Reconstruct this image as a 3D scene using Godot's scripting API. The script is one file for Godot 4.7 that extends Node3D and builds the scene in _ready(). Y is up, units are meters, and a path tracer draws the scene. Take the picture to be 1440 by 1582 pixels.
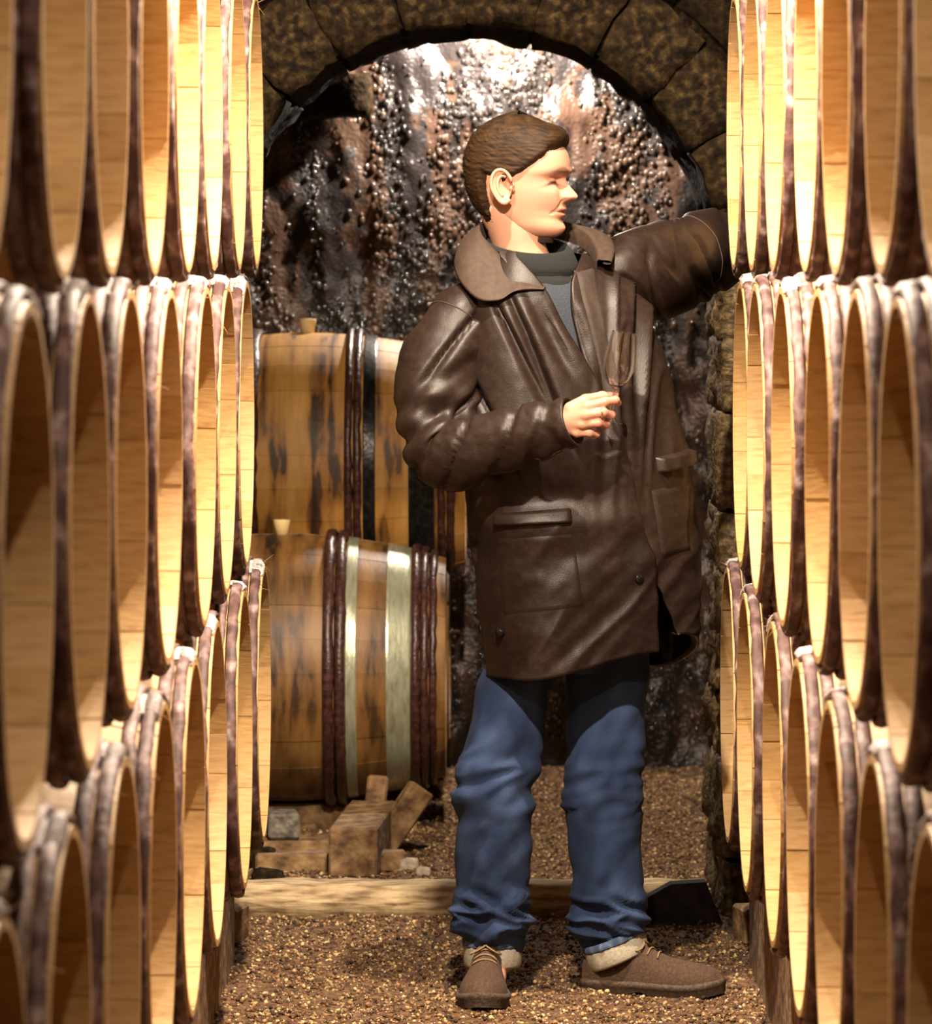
extends Node3D

# The photograph is 1440 x 1582. The aisle's vanishing point lies at (CX, CY); F is the focal length in pixels.
const F := 7400.0
const CX := 760.0
const CY := 404.0
const EYE := 1.53
const DARK := Color(0.02, 0.02, 0.02)

var M := {}
var G := {}
var used := {}
var rng := RandomNumberGenerator.new()

func _ready() -> void:
	rng.seed = 7
	setup_camera()
	setup_light()
	make_materials()
	build_shell()
	build_ground()
	build_barrel_stacks()
	build_back_barrels()
	build_timber()
	build_person()
	build_glass()

func setup_camera() -> void:
	var cam := Camera3D.new()
	cam.name = "camera"
	add_child(cam)
	var at_lens := CameraAttributesPhysical.new()
	at_lens.frustum_focal_length = 100.0
	at_lens.exposure_aperture = 100.0 / 19.0
	at_lens.frustum_focus_distance = 9.85
	at_lens.frustum_near = 0.1
	at_lens.frustum_far = 60.0
	cam.attributes = at_lens
	cam.projection = Camera3D.PROJECTION_FRUSTUM
	cam.near = 0.1
	cam.far = 60.0
	cam.size = 1582.0 / F * 0.1
	cam.frustum_offset = Vector2((720.0 - CX) / F * 0.1, -(791.0 - CY) / F * 0.1)
	cam.position = Vector3(0, EYE, 0)
	cam.current = true

func setup_light() -> void:
	var we := WorldEnvironment.new()
	we.name = "world_environment"
	var e := Environment.new()
	e.background_mode = Environment.BG_COLOR
	e.background_color = Color(0, 0, 0)
	e.tonemap_mode = Environment.TONE_MAPPER_LINEAR
	e.tonemap_exposure = 0.75
	e.sdfgi_enabled = true
	e.ssao_enabled = true
	e.ssil_enabled = true
	we.environment = e
	add_child(we)
	# bare bulbs: one hangs over the aisle in front of the man, others nearer, one in the room behind the arch
	bulb_lamp(Vector3(-0.02, 2.66, -7.6), Color(1.0, 0.92, 0.82), 22.0, "bare bulb hanging low over the aisle in front of the man")
	bulb_lamp(Vector3(0.04, 3.5, -8.8), Color(1.0, 0.92, 0.82), 27.0, "bare bulb hanging high over the man")
	bulb_lamp(Vector3(0.02, 3.4, -4.4), Color(1.0, 0.91, 0.80), 6.0, "bare bulb hanging over the aisle between the rows")
	bulb_lamp(Vector3(0.03, 2.27, -14.09), Color(1.0, 0.94, 0.87), 5.6, "bare bulb hanging in front of the dripping wall")

func bulb_lamp(p: Vector3, c: Color, energy: float, label: String) -> void:
	var o := thing("hanging_bulb", label, "lamp", p)
	var glow := StandardMaterial3D.new()
	glow.albedo_color = Color(1, 0.95, 0.85)
	glow.emission_enabled = true
	glow.emission = c
	glow.emission_energy_multiplier = 12.0
	var prof := [Vector2(0.001, -0.045), Vector2(0.018, -0.042), Vector2(0.03, -0.022), Vector2(0.032, 0.0), Vector2(0.024, 0.022), Vector2(0.014, 0.04), Vector2(0.013, 0.05)]
	obj("bulb", lathe(prof, 16), glow, o)
	var dark := StandardMaterial3D.new()
	dark.albedo_color = Color(0.08, 0.07, 0.06)
	obj("socket", lathe([Vector2(0.001, 0.048), Vector2(0.016, 0.05), Vector2(0.02, 0.07), Vector2(0.016, 0.1), Vector2(0.004, 0.105)], 14), dark, o)
	obj("cable", tube([Vector3(0, 0.1, 0), Vector3(0, 0.34, 0)], [0.003, 0.003], 6), dark, o)
	var l := OmniLight3D.new()
	l.name = "bulb_light"
	l.light_color = c
	l.light_energy = energy
	l.light_size = 0.035
	l.omni_range = 30.0
	l.omni_attenuation = 2.0
	l.shadow_enabled = true
	o.add_child(l)

# ---------------------------------------------------------------- helpers
func at(px: float, py: float, d: float) -> Vector3:
	return Vector3((px - CX) * d / F, EYE - (py - CY) * d / F, -d)

func numbered(called: String) -> String:
	var n: int = used.get(called, 0)
	used[called] = n + 1
	return called if n == 0 else "%s_%03d" % [called, n]

func thing(called: String, label: String, category: String, p := Vector3.ZERO, turn := 0.0, group := "") -> Node3D:
	var o := Node3D.new()
	o.name = numbered(called)
	add_child(o)
	o.position = p
	o.rotation.y = turn
	tag(o, label, category, group)
	return o

func tag(o: Node3D, label: String, category: String, group := "") -> void:
	o.set_meta("label", label)
	o.set_meta("category", category)
	if group:
		o.set_meta("group", group)

func put(called: String, mesh: Mesh, mat: Material, parent: Node, p := Vector3.ZERO) -> MeshInstance3D:
	var o := MeshInstance3D.new()
	o.name = called
	o.mesh = mesh
	o.material_override = mat
	o.position = p
	parent.add_child(o, true)
	return o

func obj(called: String, st: SurfaceTool, mat: Material, parent: Node = null, p := Vector3.ZERO) -> MeshInstance3D:
	var o := MeshInstance3D.new()
	o.name = called if parent else numbered(called)
	o.mesh = st.commit()
	o.material_override = mat
	o.position = p
	(parent if parent else self).add_child(o, true)
	return o

func struct(called: String, st: SurfaceTool, mat: Material, label := "") -> MeshInstance3D:
	var o := obj(called, st, mat)
	o.set_meta("kind", "structure")
	if label:
		o.set_meta("label", label)
	return o

func begin() -> SurfaceTool:
	var st := SurfaceTool.new()
	st.begin(Mesh.PRIMITIVE_TRIANGLES)
	return st

func finish(st: SurfaceTool) -> SurfaceTool:
	st.index()
	st.generate_normals()
	return st

# a grid of points: rows x cols; wrap closes the columns; colours optional; smooth
func grid(st: SurfaceTool, rows: Array, wrap := false, colours: Array = [], flip := false, smooth := 0) -> void:
	var nr := rows.size()
	var nc: int = rows[0].size()
	st.set_smooth_group(smooth)
	var last := nc if wrap else nc - 1
	for i in nr - 1:
		for j in last:
			var k := (j + 1) % nc
			var q := [[i, j, j], [i, k, j + 1], [i + 1, k, j + 1], [i + 1, j, j]]
			var order := [0, 1, 2, 0, 2, 3] if not flip else [0, 2, 1, 0, 3, 2]
			for t in order:
				var c: Array = q[t]
				if colours:
					st.set_color(colours[c[0]][c[1]])
				st.set_uv(Vector2(float(c[2]) / nc, float(c[0]) / (nr - 1)))
				st.add_vertex(rows[c[0]][c[1]])

func fan(st: SurfaceTool, ring: Array, centre: Vector3, flip := false, colour := Color.WHITE, coloured := false) -> void:
	for j in ring.size():
		var tri := [centre, ring[(j + 1) % ring.size()], ring[j]]
		if flip:
			tri = [centre, ring[j], ring[(j + 1) % ring.size()]]
		for v in tri:
			if coloured:
				st.set_color(colour)
			st.set_uv(Vector2(0.5, 0.5))
			st.add_vertex(v)

func lathe(profile: Array, n: int) -> SurfaceTool:
	var st := begin()
	var rows := []
	for p in profile:
		var r := []
		for k in n:
			var a := TAU * k / n
			r.append(Vector3(cos(a) * p.x, p.y, sin(a) * p.x))
		rows.append(r)
	grid(st, rows, true)
	return finish(st)

# tube along points with a radius at each; caps
func tube_into(st: SurfaceTool, pts: Array, radii: Array, n: int, flat := 1.0) -> void:
	var rows := []
	var up := Vector3.UP
	var t0: Vector3 = (pts[1] - pts[0]).normalized()
	if absf(t0.dot(up)) > 0.9:
		up = Vector3.RIGHT
	var side := t0.cross(up).normalized()
	for i in pts.size():
		var t: Vector3
		if i == 0:
			t = pts[1] - pts[0]
		elif i == pts.size() - 1:
			t = pts[i] - pts[i - 1]
		else:
			t = pts[i + 1] - pts[i - 1]
		t = t.normalized()
		side = (side - t * side.dot(t)).normalized()
		var other := t.cross(side)
		var r := []
		for k in n:
			var a := TAU * k / n
			r.append(pts[i] + (side * cos(a) + other * sin(a) * flat) * radii[i])
		rows.append(r)
	grid(st, rows, true)
	fan(st, rows[0], pts[0])
	fan(st, rows[-1], pts[-1], true)

func tube(pts: Array, radii: Array, n: int, flat := 1.0) -> SurfaceTool:
	var st := begin()
	tube_into(st, pts, radii, n, flat)
	return finish(st)

# chamfered box centred at c
func box_into(st: SurfaceTool, c: Vector3, s: Vector3, b := 0.003, basis := Basis()) -> void:
	var h := s * 0.5
	var faces := []
	for ax in 3:
		for sg in [-1.0, 1.0]:
			var u := (ax + 1) % 3
			var v := (ax + 2) % 3
			var q := []
			for w in [[-1, -1], [1, -1], [1, 1], [-1, 1]]:
				var p := Vector3.ZERO
				p[ax] = sg * h[ax]
				p[u] = w[0] * (h[u] - b)
				p[v] = w[1] * (h[v] - b)
				q.append(p)
			faces.append([q, sg > 0])
	# edges
	for ax in 3:
		var u := (ax + 1) % 3
		var v := (ax + 2) % 3
		for su in [-1.0, 1.0]:
			for sv in [-1.0, 1.0]:
				var q := []
				for w in [[-1, 0], [1, 0], [1, 1], [-1, 1]]:
					var p := Vector3.ZERO
					p[ax] = w[0] * (h[ax] - b)
					p[u] = su * (h[u] if w[1] == 0 else h[u] - b)
					p[v] = sv * (h[v] - b if w[1] == 0 else h[v])
					q.append(p)
				faces.append([q, su * sv < 0])
	st.set_smooth_group(-1)
	for f in faces:
		var q: Array = f[0]
		var order := [0, 2, 1, 0, 3, 2] if f[1] else [0, 1, 2, 0, 2, 3]
		for k in order:
			st.add_vertex(c + basis * q[k])
	for sx in [-1.0, 1.0]:
		for sy in [-1.0, 1.0]:
			for sz in [-1.0, 1.0]:
				var a := [Vector3(sx * h.x, sy * (h.y - b), sz * (h.z - b)), Vector3(sx * (h.x - b), sy * h.y, sz * (h.z - b)), Vector3(sx * (h.x - b), sy * (h.y - b), sz * h.z)]
				if sx * sy * sz > 0:
					a.reverse()
				for p in a:
					st.add_vertex(c + basis * p)

func box(c: Vector3, s: Vector3, b := 0.003) -> SurfaceTool:
	var st := begin()
	box_into(st, c, s, b)
	st.generate_normals()
	return st

func fbm(seed_: int, freq: float, octaves := 4) -> FastNoiseLite:
	var n := FastNoiseLite.new()
	n.seed = seed_
	n.noise_type = FastNoiseLite.TYPE_SIMPLEX_SMOOTH
	n.frequency = freq
	n.fractal_octaves = octaves
	return n

func noise_tex(seed_: int, freq: float, stops: Array, size := 512, octaves := 5, cellular := false, normal := 0.0) -> NoiseTexture2D:
	var n := fbm(seed_, freq, octaves)
	if cellular:
		n.noise_type = FastNoiseLite.TYPE_CELLULAR
	var t := NoiseTexture2D.new()
	t.width = size
	t.height = size
	t.seamless = true
	t.noise = n
	if normal > 0.0:
		t.as_normal_map = true
		t.bump_strength = normal
	elif stops:
		var g := Gradient.new()
		var off := PackedFloat32Array()
		var cols := PackedColorArray()
		for s in stops:
			off.append(s[0])
			cols.append(s[1])
		g.offsets = off
		g.colors = cols
		t.color_ramp = g
	return t

func matte(c: Color, rough := 0.8) -> StandardMaterial3D:
	var m := StandardMaterial3D.new()
	m.albedo_color = c
	m.roughness = rough
	return m

func textured(stops: Array, freq: float, scale: Vector3, rough := 0.8, bump := 0.0, seed_ := 1, world := false, size := 512) -> StandardMaterial3D:
	var m := StandardMaterial3D.new()
	m.albedo_texture = noise_tex(seed_, freq, stops, size)
	m.uv1_triplanar = true
	m.uv1_world_triplanar = world
	m.uv1_scale = scale
	m.roughness = rough
	if bump > 0.0:
		m.normal_enabled = true
		m.normal_texture = noise_tex(seed_ + 50, freq * 1.5, [], size, 5, false, bump)
	return m

func hexc(s: String) -> Color:
	return Color.html(s)

# irregular stone: a box whose faces are cut into n x n cells, corners rounded, surface pushed about by noise
func stone(size: Vector3, seed_: int, n := 3, rough := 0.012, power := 6.0) -> SurfaceTool:
	var st := begin()
	var nz := fbm(seed_, 9.0, 3)
	for ax in 3:
		for sg in [-1.0, 1.0]:
			var u := (ax + 1) % 3
			var v := (ax + 2) % 3
			var rows := []
			for i in n + 1:
				var r := []
				for j in n + 1:
					var p := Vector3.ZERO
					p[ax] = sg
					p[u] = 2.0 * i / n - 1.0
					p[v] = 2.0 * j / n - 1.0
					var l := pow(pow(absf(p.x), power) + pow(absf(p.y), power) + pow(absf(p.z), power), 1.0 / power)
					p = p / l
					var w := p * size * 0.5
					var d := nz.get_noise_3dv(w + Vector3(seed_ * 1.7, 0, 0))
					r.append(w + p.normalized() * d * rough * 2.0)
				rows.append(r)
			grid(st, rows, false, [], sg < 0)
	return finish(st)

func make_materials() -> void:
	# raw oak of the stacked barrels: pale, fine grain along the stave (local x)
	var tones := [["8c6b3e", "a78456", "b79868"], ["876540", "a27f50", "b29162"], ["8f6f48", "aa895e", "ba9c72"], ["83623a", "9e7c4e", "ad8d5e"]]
	for k in 4:
		var t: Array = tones[k]
		var m := textured([[0.0, hexc(t[0])], [0.35, hexc(t[1])], [1.0, hexc(t[2])]], 0.02, Vector3(1.2, 7.0, 7.0), 0.62, 1.2, 10 + k)
		m.metallic_specular = 0.35
		M["oak%d" % k] = m
	M.head = textured([[0.0, hexc("876540")], [0.4, hexc("a27f50")], [1.0, hexc("b29162")]], 0.02, Vector3(5.0, 1.2, 7.0), 0.6, 1.0, 21)
	# wooden hoops: purple brown bark with grey mould
	M.hoop = textured([[0.0, hexc("2a1614")], [0.42, hexc("4a2f2b")], [0.6, hexc("684a46")], [0.78, hexc("8d7c78")], [1.0, hexc("b8b0ac")]], 0.012, Vector3(3, 3, 3), 0.7, 3.0, 31)
	M.hoop_dark = textured([[0.0, hexc("1c0e0c")], [0.5, hexc("40241f")], [1.0, hexc("6a463c")]], 0.02, Vector3(4, 4, 4), 0.4, 3.0, 33)
	M.binding = textured([[0.0, hexc("6a5a58")], [0.5, hexc("aaa09e")], [1.0, hexc("d8d2d0")]], 0.03, Vector3(5, 5, 5), 0.75, 4.0, 35)
	M.fibre = matte(hexc("8a6c42"), 0.8)
	M.dark_timber = textured([[0.0, hexc("120c08")], [0.5, hexc("241a11")], [1.0, hexc("382a1c")]], 0.012, Vector3(3, 3, 3), 0.9, 5.0, 86)
	# rough cellar stone, brown black with ochre
	M.stone = textured([[0.0, hexc("080503")], [0.4, hexc("150f09")], [0.7, hexc("241b10")], [1.0, hexc("3a2f1c")]], 0.02, Vector3(3, 3, 3), 0.85, 8.0, 41, true)
	M.stone.metallic_specular = 0.12
	M.stone2 = textured([[0.0, hexc("080503")], [0.4, hexc("19120b")], [0.7, hexc("302515")], [1.0, hexc("4c3f27")]], 0.02, Vector3(3, 3, 3), 0.8, 8.0, 43, true)
	M.stone2.metallic_specular = 0.15
	M.jamb = textured([[0.0, hexc("1a1209")], [0.4, hexc("4a3a24")], [0.65, hexc("74603e")], [1.0, hexc("ab9568")]], 0.03, Vector3(3, 3, 3), 0.7, 8.0, 44, true)
	M.mortar = textured([[0.0, hexc("070503")], [0.5, hexc("120d08")], [1.0, hexc("241c12")]], 0.03, Vector3(3, 3, 3), 0.95, 6.0, 45, true)
	M.mortar.metallic_specular = 0.1
	M.wall = textured([[0.0, hexc("0c0906")], [0.5, hexc("2a2118")], [1.0, hexc("51432e")]], 0.02, Vector3(1.5, 1.5, 1.5), 0.95, 6.0, 47, true)
	M.wall.metallic_specular = 0.15
	M.soil = textured([[0.0, hexc("2a1c10")], [0.45, hexc("5a3f26")], [1.0, hexc("8a6640")]], 0.03, Vector3(2.5, 2.5, 2.5), 0.95, 6.0, 49, true)
	# dripping wall: black mould and pale lime, colours at the vertices
	var wet := StandardMaterial3D.new()
	wet.vertex_color_use_as_albedo = true
	wet.roughness = 0.32
	wet.metallic_specular = 0.55
	wet.normal_enabled = true
	wet.normal_texture = noise_tex(91, 0.03, [], 512, 4, false, 5.0)
	wet.uv1_triplanar = true
	wet.uv1_world_triplanar = true
	wet.uv1_scale = Vector3(4, 4, 4)
	M.wet = wet
	var drop := StandardMaterial3D.new()
	drop.vertex_color_use_as_albedo = true
	drop.roughness = 0.12
	drop.metallic_specular = 0.7
	M.drop = drop
	var peb := StandardMaterial3D.new()
	peb.vertex_color_use_as_albedo = true
	peb.roughness = 0.9
	M.pebble = peb
	# old golden barrels with dark wine stains
	for k in 3:
		var m := textured([[0.0, hexc("1c0f06")], [0.27, hexc("3c2410")], [0.34, hexc("8a5a24")], [0.5, hexc("ae7c38")], [1.0, hexc("c99c58")]], 0.008, Vector3(3.2, 0.75, 0.75), 0.58, 1.2, 61, true)
		m.albedo_color = [Color(1, 1, 1), Color(0.97, 0.96, 0.95), Color(0.98, 0.97, 0.96)][k]
		m.metallic_specular = 0.5
		M["old%d" % k] = m
		var d := textured([[0.0, hexc("140c07")], [0.28, hexc("35220f")], [0.38, hexc("674621")], [0.65, hexc("866030")], [1.0, hexc("9c7844")]], 0.009, Vector3(3.2, 0.75, 0.75), 0.52, 1.2, 71, true)
		d.albedo_color = [Color(1, 1, 1), Color(0.97, 0.96, 0.95), Color(0.98, 0.97, 0.96)][k]
		M["low%d" % k] = d
	var zinc := textured([[0.0, hexc("7f7a58")], [0.4, hexc("a4a68c")], [1.0, hexc("c2c6b4")]], 0.015, Vector3(8, 2, 2), 0.3, 1.0, 81)
	zinc.metallic = 0.45
	M.zinc = zinc
	var iron := textured([[0.0, hexc("100e0e")], [0.6, hexc("2c2a2a")], [1.0, hexc("4a4644")]], 0.02, Vector3(4, 4, 4), 0.28, 1.0, 83)
	iron.metallic = 0.6
	M.iron = iron
	M.cork = matte(hexc("d8bd84"), 0.8)
	M.timber = textured([[0.0, hexc("3a2818")], [0.5, hexc("7a5c3c")], [1.0, hexc("a88a60")]], 0.012, Vector3(3, 3, 3), 0.85, 5.0, 85)
	M.grey_timber = textured([[0.0, hexc("34302a")], [0.5, hexc("6f685c")], [1.0, hexc("9a9282")]], 0.015, Vector3(4, 4, 4), 0.9, 6.0, 87)
	M.plank = textured([[0.0, hexc("3c2c1c")], [0.28, hexc("80684a")], [0.5, hexc("b29a74")], [1.0, hexc("d6c6a4")]], 0.02, Vector3(0.8, 5, 5), 0.85, 5.0, 89)
	M.pale_stone = textured([[0.0, hexc("7a6c58")], [1.0, hexc("d8cdb8")]], 0.02, Vector3(6, 6, 6), 0.9, 4.0, 93)
	# clothes
	var leather := textured([[0.0, hexc("190f0b")], [0.5, hexc("221712")], [1.0, hexc("2d201a")]], 0.02, Vector3(5, 5, 5), 0.48, 0.0, 101)
	leather.normal_enabled = true
	leather.normal_texture = noise_tex(103, 0.09, [], 512, 3, false, 0.7)
	leather.metallic_specular = 0.42
	M.leather = leather
	M.leather_suede = textured([[0.0, hexc("281a11")], [0.5, hexc("36261a")], [1.0, hexc("423023")]], 0.02, Vector3(6, 6, 6), 0.75, 1.0, 105)
	M.facing = textured([[0.0, hexc("20150e")], [0.5, hexc("2c1f16")], [1.0, hexc("38281d")]], 0.02, Vector3(6, 6, 6), 0.75, 1.0, 106)
	M.lining = matte(hexc("1d1613"), 0.8)
	M.knit = textured([[0.0, hexc("171a20")], [0.5, hexc("2a2f38")], [1.0, hexc("40464f")]], 0.06, Vector3(9, 9, 9), 0.95, 4.0, 107)
	M.knit_neck = textured([[0.0, hexc("080908")], [0.5, hexc("101211")], [1.0, hexc("1e211f")]], 0.06, Vector3(9, 9, 9), 0.95, 4.0, 109)
	var denim := StandardMaterial3D.new()
	denim.vertex_color_use_as_albedo = true
	denim.albedo_texture = noise_tex(111, 0.08, [[0.0, Color(0.62, 0.62, 0.66)], [1.0, Color(1, 1, 1)]], 512, 4)
	denim.uv1_triplanar = true
	denim.uv1_scale = Vector3(9, 9, 9)
	denim.roughness = 0.9
	denim.normal_enabled = true
	denim.normal_texture = noise_tex(112, 0.1, [], 512, 4, false, 2.0)
	M.denim = denim
	M.denim_inside = textured([[0.0, hexc("8e8878")], [0.5, hexc("a8a18e")], [1.0, hexc("c2baa6")]], 0.03, Vector3(8, 8, 8), 0.9, 0.6, 113)
	M.suede = textured([[0.0, hexc("2c1c13")], [0.5, hexc("473224")], [1.0, hexc("5e4635")]], 0.03, Vector3(8, 8, 8), 0.9, 3.0, 115)
	M.sole = textured([[0.0, hexc("241c16")], [0.5, hexc("4a3c30")], [1.0, hexc("6e5c4a")]], 0.03, Vector3(8, 8, 8), 0.85, 3.0, 117)
	M.lace = matte(hexc("806848"), 0.8)
	M.thread = matte(hexc("7a5a3c"), 0.7)
	var skin := StandardMaterial3D.new()
	skin.vertex_color_use_as_albedo = true
	skin.roughness = 0.5
	skin.metallic_specular = 0.4
	skin.subsurf_scatter_enabled = true
	skin.subsurf_scatter_strength = 0.15
	M.skin = skin
	var hair := textured([[0.0, hexc("120b06")], [0.5, hexc("2a1c10")], [1.0, hexc("46321c")]], 0.02, Vector3(2, 12, 2), 0.62, 0.0, 121)
	hair.metallic_specular = 0.25
	M.hair = hair
	var gold := matte(hexc("d8c8a0"), 0.2)
	gold.metallic = 0.9
	M.silver = gold
	var glass := StandardMaterial3D.new()
	glass.albedo_color = Color(0, 0, 0, 0.005)
	glass.transparency = BaseMaterial3D.TRANSPARENCY_ALPHA
	glass.roughness = 0.0
	M.glass = glass
	var solid := StandardMaterial3D.new()
	solid.albedo_color = Color(1, 1, 1, 0.0)
	solid.transparency = BaseMaterial3D.TRANSPARENCY_ALPHA
	solid.refraction_enabled = true
	solid.refraction_scale = 0.05
	solid.roughness = 0.0
	M.solid_glass = solid

# ---------------------------------------------------------------- the cellar
const ARCH_X := -0.055
const ARCH_Y := 1.49
const ARCH_R := 0.592
const ARCH_NEAR := 11.09
const ARCH_FAR := 11.92

func slab(c: Vector3, s: Vector3) -> SurfaceTool:
	return box(c, s, 0.01)

func build_shell() -> void:
	G.floor = struct("floor", slab(Vector3(0, -0.1, -6.4), Vector3(4.4, 0.2, 17.0)), M.soil)
	struct("wall_left", slab(Vector3(-1.75, 1.55, -6.4), Vector3(0.3, 3.3, 17.0)), M.wall)
	struct("wall_right", slab(Vector3(1.75, 1.55, -6.4), Vector3(0.3, 3.3, 17.0)), M.wall)
	struct("wall_front", slab(Vector3(0, 2.05, 2.0), Vector3(3.8, 4.4, 0.2)), M.wall)
	# vault over the aisle
	var rows := [[], []]
	var st := begin()
	for side in 2:
		for k in 25:
			var a := deg_to_rad(20.0 + 140.0 * k / 24.0)
			var r := 1.75 + 0.2 * side
			rows[side].append(Vector2(cos(a) * r * 0.98, 2.35 + sin(a) * r))
	for zz in [[2.1, -14.9]]:
		for side in 2:
			var g := []
			for z in [zz[0], zz[1]]:
				var r := []
				for p in rows[side]:
					r.append(Vector3(p.x, p.y, z))
				g.append(r)
			grid(st, g, false, [], side == 1)
		for z in [zz[0], zz[1]]:
			var g := []
			for side in 2:
				var r := []
				for p in rows[side]:
					r.append(Vector3(p.x, p.y, z))
				g.append(r)
			grid(st, g, false, [], z > 0)
	struct("ceiling", finish(st), M.wall)
	build_arch()
	build_back_wall()

func arch_outline(r: float, n := 28) -> Array:
	# from the foot of one jamb over the crown to the foot of the other, seen from the aisle
	var pts := []
	for k in 7:
		pts.append(Vector2(ARCH_X - r, ARCH_Y * k / 7.0))
	for k in n + 1:
		var a := PI - PI * k / n
		pts.append(Vector2(ARCH_X + cos(a) * r, ARCH_Y + sin(a) * r))
	for k in range(6, -1, -1):
		pts.append(Vector2(ARCH_X + r, ARCH_Y * k / 7.0))
	return pts

func build_arch() -> void:
	# the mortar core of the wall, a little behind the faces of its stones
	var st := begin()
	var inner := arch_outline(ARCH_R + 0.008)
	var outer := []
	for p in inner:
		var d: Vector2 = p - Vector2(ARCH_X, 1.0)
		var k := 1e9
		if absf(d.x) > 1e-4:
			k = minf(k, (1.6 - signf(d.x) * ARCH_X) / absf(d.x))
		if d.y > 1e-4:
			k = minf(k, 3.25 / d.y)
		if p.y < ARCH_Y:
			outer.append(Vector2(signf(d.x) * 1.6, p.y))
		else:
			outer.append(Vector2(ARCH_X, 1.0) + d * k)
	var layers := []
	for z in [-(ARCH_NEAR + 0.02), -(ARCH_FAR - 0.02)]:
		var a := []
		var b := []
		for i in inner.size():
			a.append(Vector3(inner[i].x, inner[i].y, z))
			b.append(Vector3(outer[i].x, outer[i].y, z))
		layers.append([a, b])
	grid(st, [layers[0][1], layers[0][0]], false, [], false, -1)
	grid(st, [layers[0][0], layers[1][0]], false, [], false, -1)
	grid(st, [layers[1][0], layers[1][1]], false, [], false, -1)
	st.generate_normals()
	var wall := struct("wall_arch", st, M.mortar, "dark stone wall pierced by a round arch behind the man")
	# voussoirs
	var steps := 12
	var depth := ARCH_FAR - ARCH_NEAR
	for k in steps:
		var a0 := PI - PI * k / steps
		var a1 := PI - PI * (k + 1) / steps
		for layer in 2:
			var r0 := ARCH_R if layer == 0 else ARCH_R + 0.2
			var r1 := ARCH_R + 0.185 if layer == 0 else ARCH_R + 0.5
			var shift := 0.0 if layer == 0 else PI / steps * 0.5
			var m := wedge(a0 + shift - 0.005, a1 + shift + 0.005, r0, r1, ARCH_NEAR, ARCH_FAR if layer == 0 else ARCH_NEAR + 0.2, 100 + k + layer * 40)
			obj("voussoir", m, M.stone2 if layer == 0 else M.stone, wall)
	# jamb stones, course by course
	for side in [-1.0, 1.0]:
		var y := 0.0
		var n := 0
		while y < ARCH_Y - 0.02:
			var h: float = minf(rng.randf_range(0.13, 0.24), ARCH_Y - y)
			if ARCH_Y - y - h < 0.08:
				h = ARCH_Y - y
			var split: float = rng.randf_range(0.3, 0.45)
			for part in 2:
				var d0 := ARCH_NEAR if part == 0 else ARCH_NEAR + split + 0.003
				var d1 := ARCH_NEAR + split if part == 0 else ARCH_FAR
				var w := 0.3
				var s := stone(Vector3(w, h - 0.003, d1 - d0), 200 + n + int(side) * 50, 9, 0.017, 18.0)
				obj("jamb_stone", s, M.jamb, wall, Vector3(ARCH_X + side * (ARCH_R + w * 0.5 - 0.005 + rng.randf_range(-0.006, 0.01)), y + h * 0.5, -(d0 + d1) * 0.5))
				n += 1
			y += h
	# rubble courses above the arch and beside it
	for row in 12:
		for col in 9:
			var w := 0.3
			var x := -1.2 + col * 0.3 + (0.15 if row % 2 else 0.0)
			var y := 1.62 + row * 0.2
			var d := Vector2(x - ARCH_X, y - ARCH_Y).length()
			if d < ARCH_R + 0.62:
				continue
			obj("wall_stone", stone(Vector3(w - 0.015, 0.185, 0.2), 300 + row * 10 + col, 3, 0.015, 7.0), M.stone if (row + col) % 3 else M.stone2, wall, Vector3(x, y, -(ARCH_NEAR + 0.1)))

# one block of an arch ring between two angles
func wedge(a0: float, a1: float, r0: float, r1: float, d0: float, d1: float, seed_: int) -> SurfaceTool:
	var st := begin()
	var nz := fbm(seed_, 8.0, 3)
	var na := 5
	var nr := 4
	var nd := 7
	var f := func(u: float, v: float, w: float) -> Vector3:
		var a := lerpf(a0, a1, u)
		var r := lerpf(r0, r1, v)
		var p := Vector3(ARCH_X + cos(a) * r, ARCH_Y + sin(a) * r, -lerpf(d0, d1, w))
		var c := Vector3(u * 2 - 1, v * 2 - 1, w * 2 - 1)
		var q := pow(absf(c.x), 9.0) + pow(absf(c.y), 9.0) + pow(absf(c.z), 9.0)
		var k := (1.0 - pow(maxf(q, 1.0), -1.0 / 9.0)) * 0.08
		var mid := Vector3(ARCH_X + cos((a0 + a1) * 0.5) * (r0 + r1) * 0.5, ARCH_Y + sin((a0 + a1) * 0.5) * (r0 + r1) * 0.5, -(d0 + d1) * 0.5)
		p = p.lerp(mid, k * 0.6)
		return p + Vector3(nz.get_noise_3dv(p), nz.get_noise_3dv(p + Vector3(5, 0, 0)), nz.get_noise_3dv(p + Vector3(0, 7, 0))) * 0.022
	for side in 2:
		var rows := []
		for i in na + 1:
			var r := []
			for j in nr + 1:
				r.append(f.call(float(i) / na, float(j) / nr, float(side)))
			rows.append(r)
		grid(st, rows, false, [], side == 1)
		rows = []
		for i in na + 1:
			var r := []
			for j in nd + 1:
				r.append(f.call(float(i) / na, float(side), float(j) / nd))
			rows.append(r)
		grid(st, rows, false, [], side == 0)
		rows = []
		for i in nr + 1:
			var r := []
			for j in nd + 1:
				r.append(f.call(float(side), float(i) / nr, float(j) / nd))
			rows.append(r)
		grid(st, rows, false, [], side == 1)
	return finish(st)


# ---------------------------------------------------------------- barrels
const BL := 0.44      # half length
const RB := 0.358     # radius at the bilge
const RH := 0.291     # radius at the chime
const STAVES := 24
const RECESS := 0.055

func barrel_r(x: float) -> float:
	return RB - (RB - RH) * pow(absf(x) / BL, 2.0)

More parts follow.
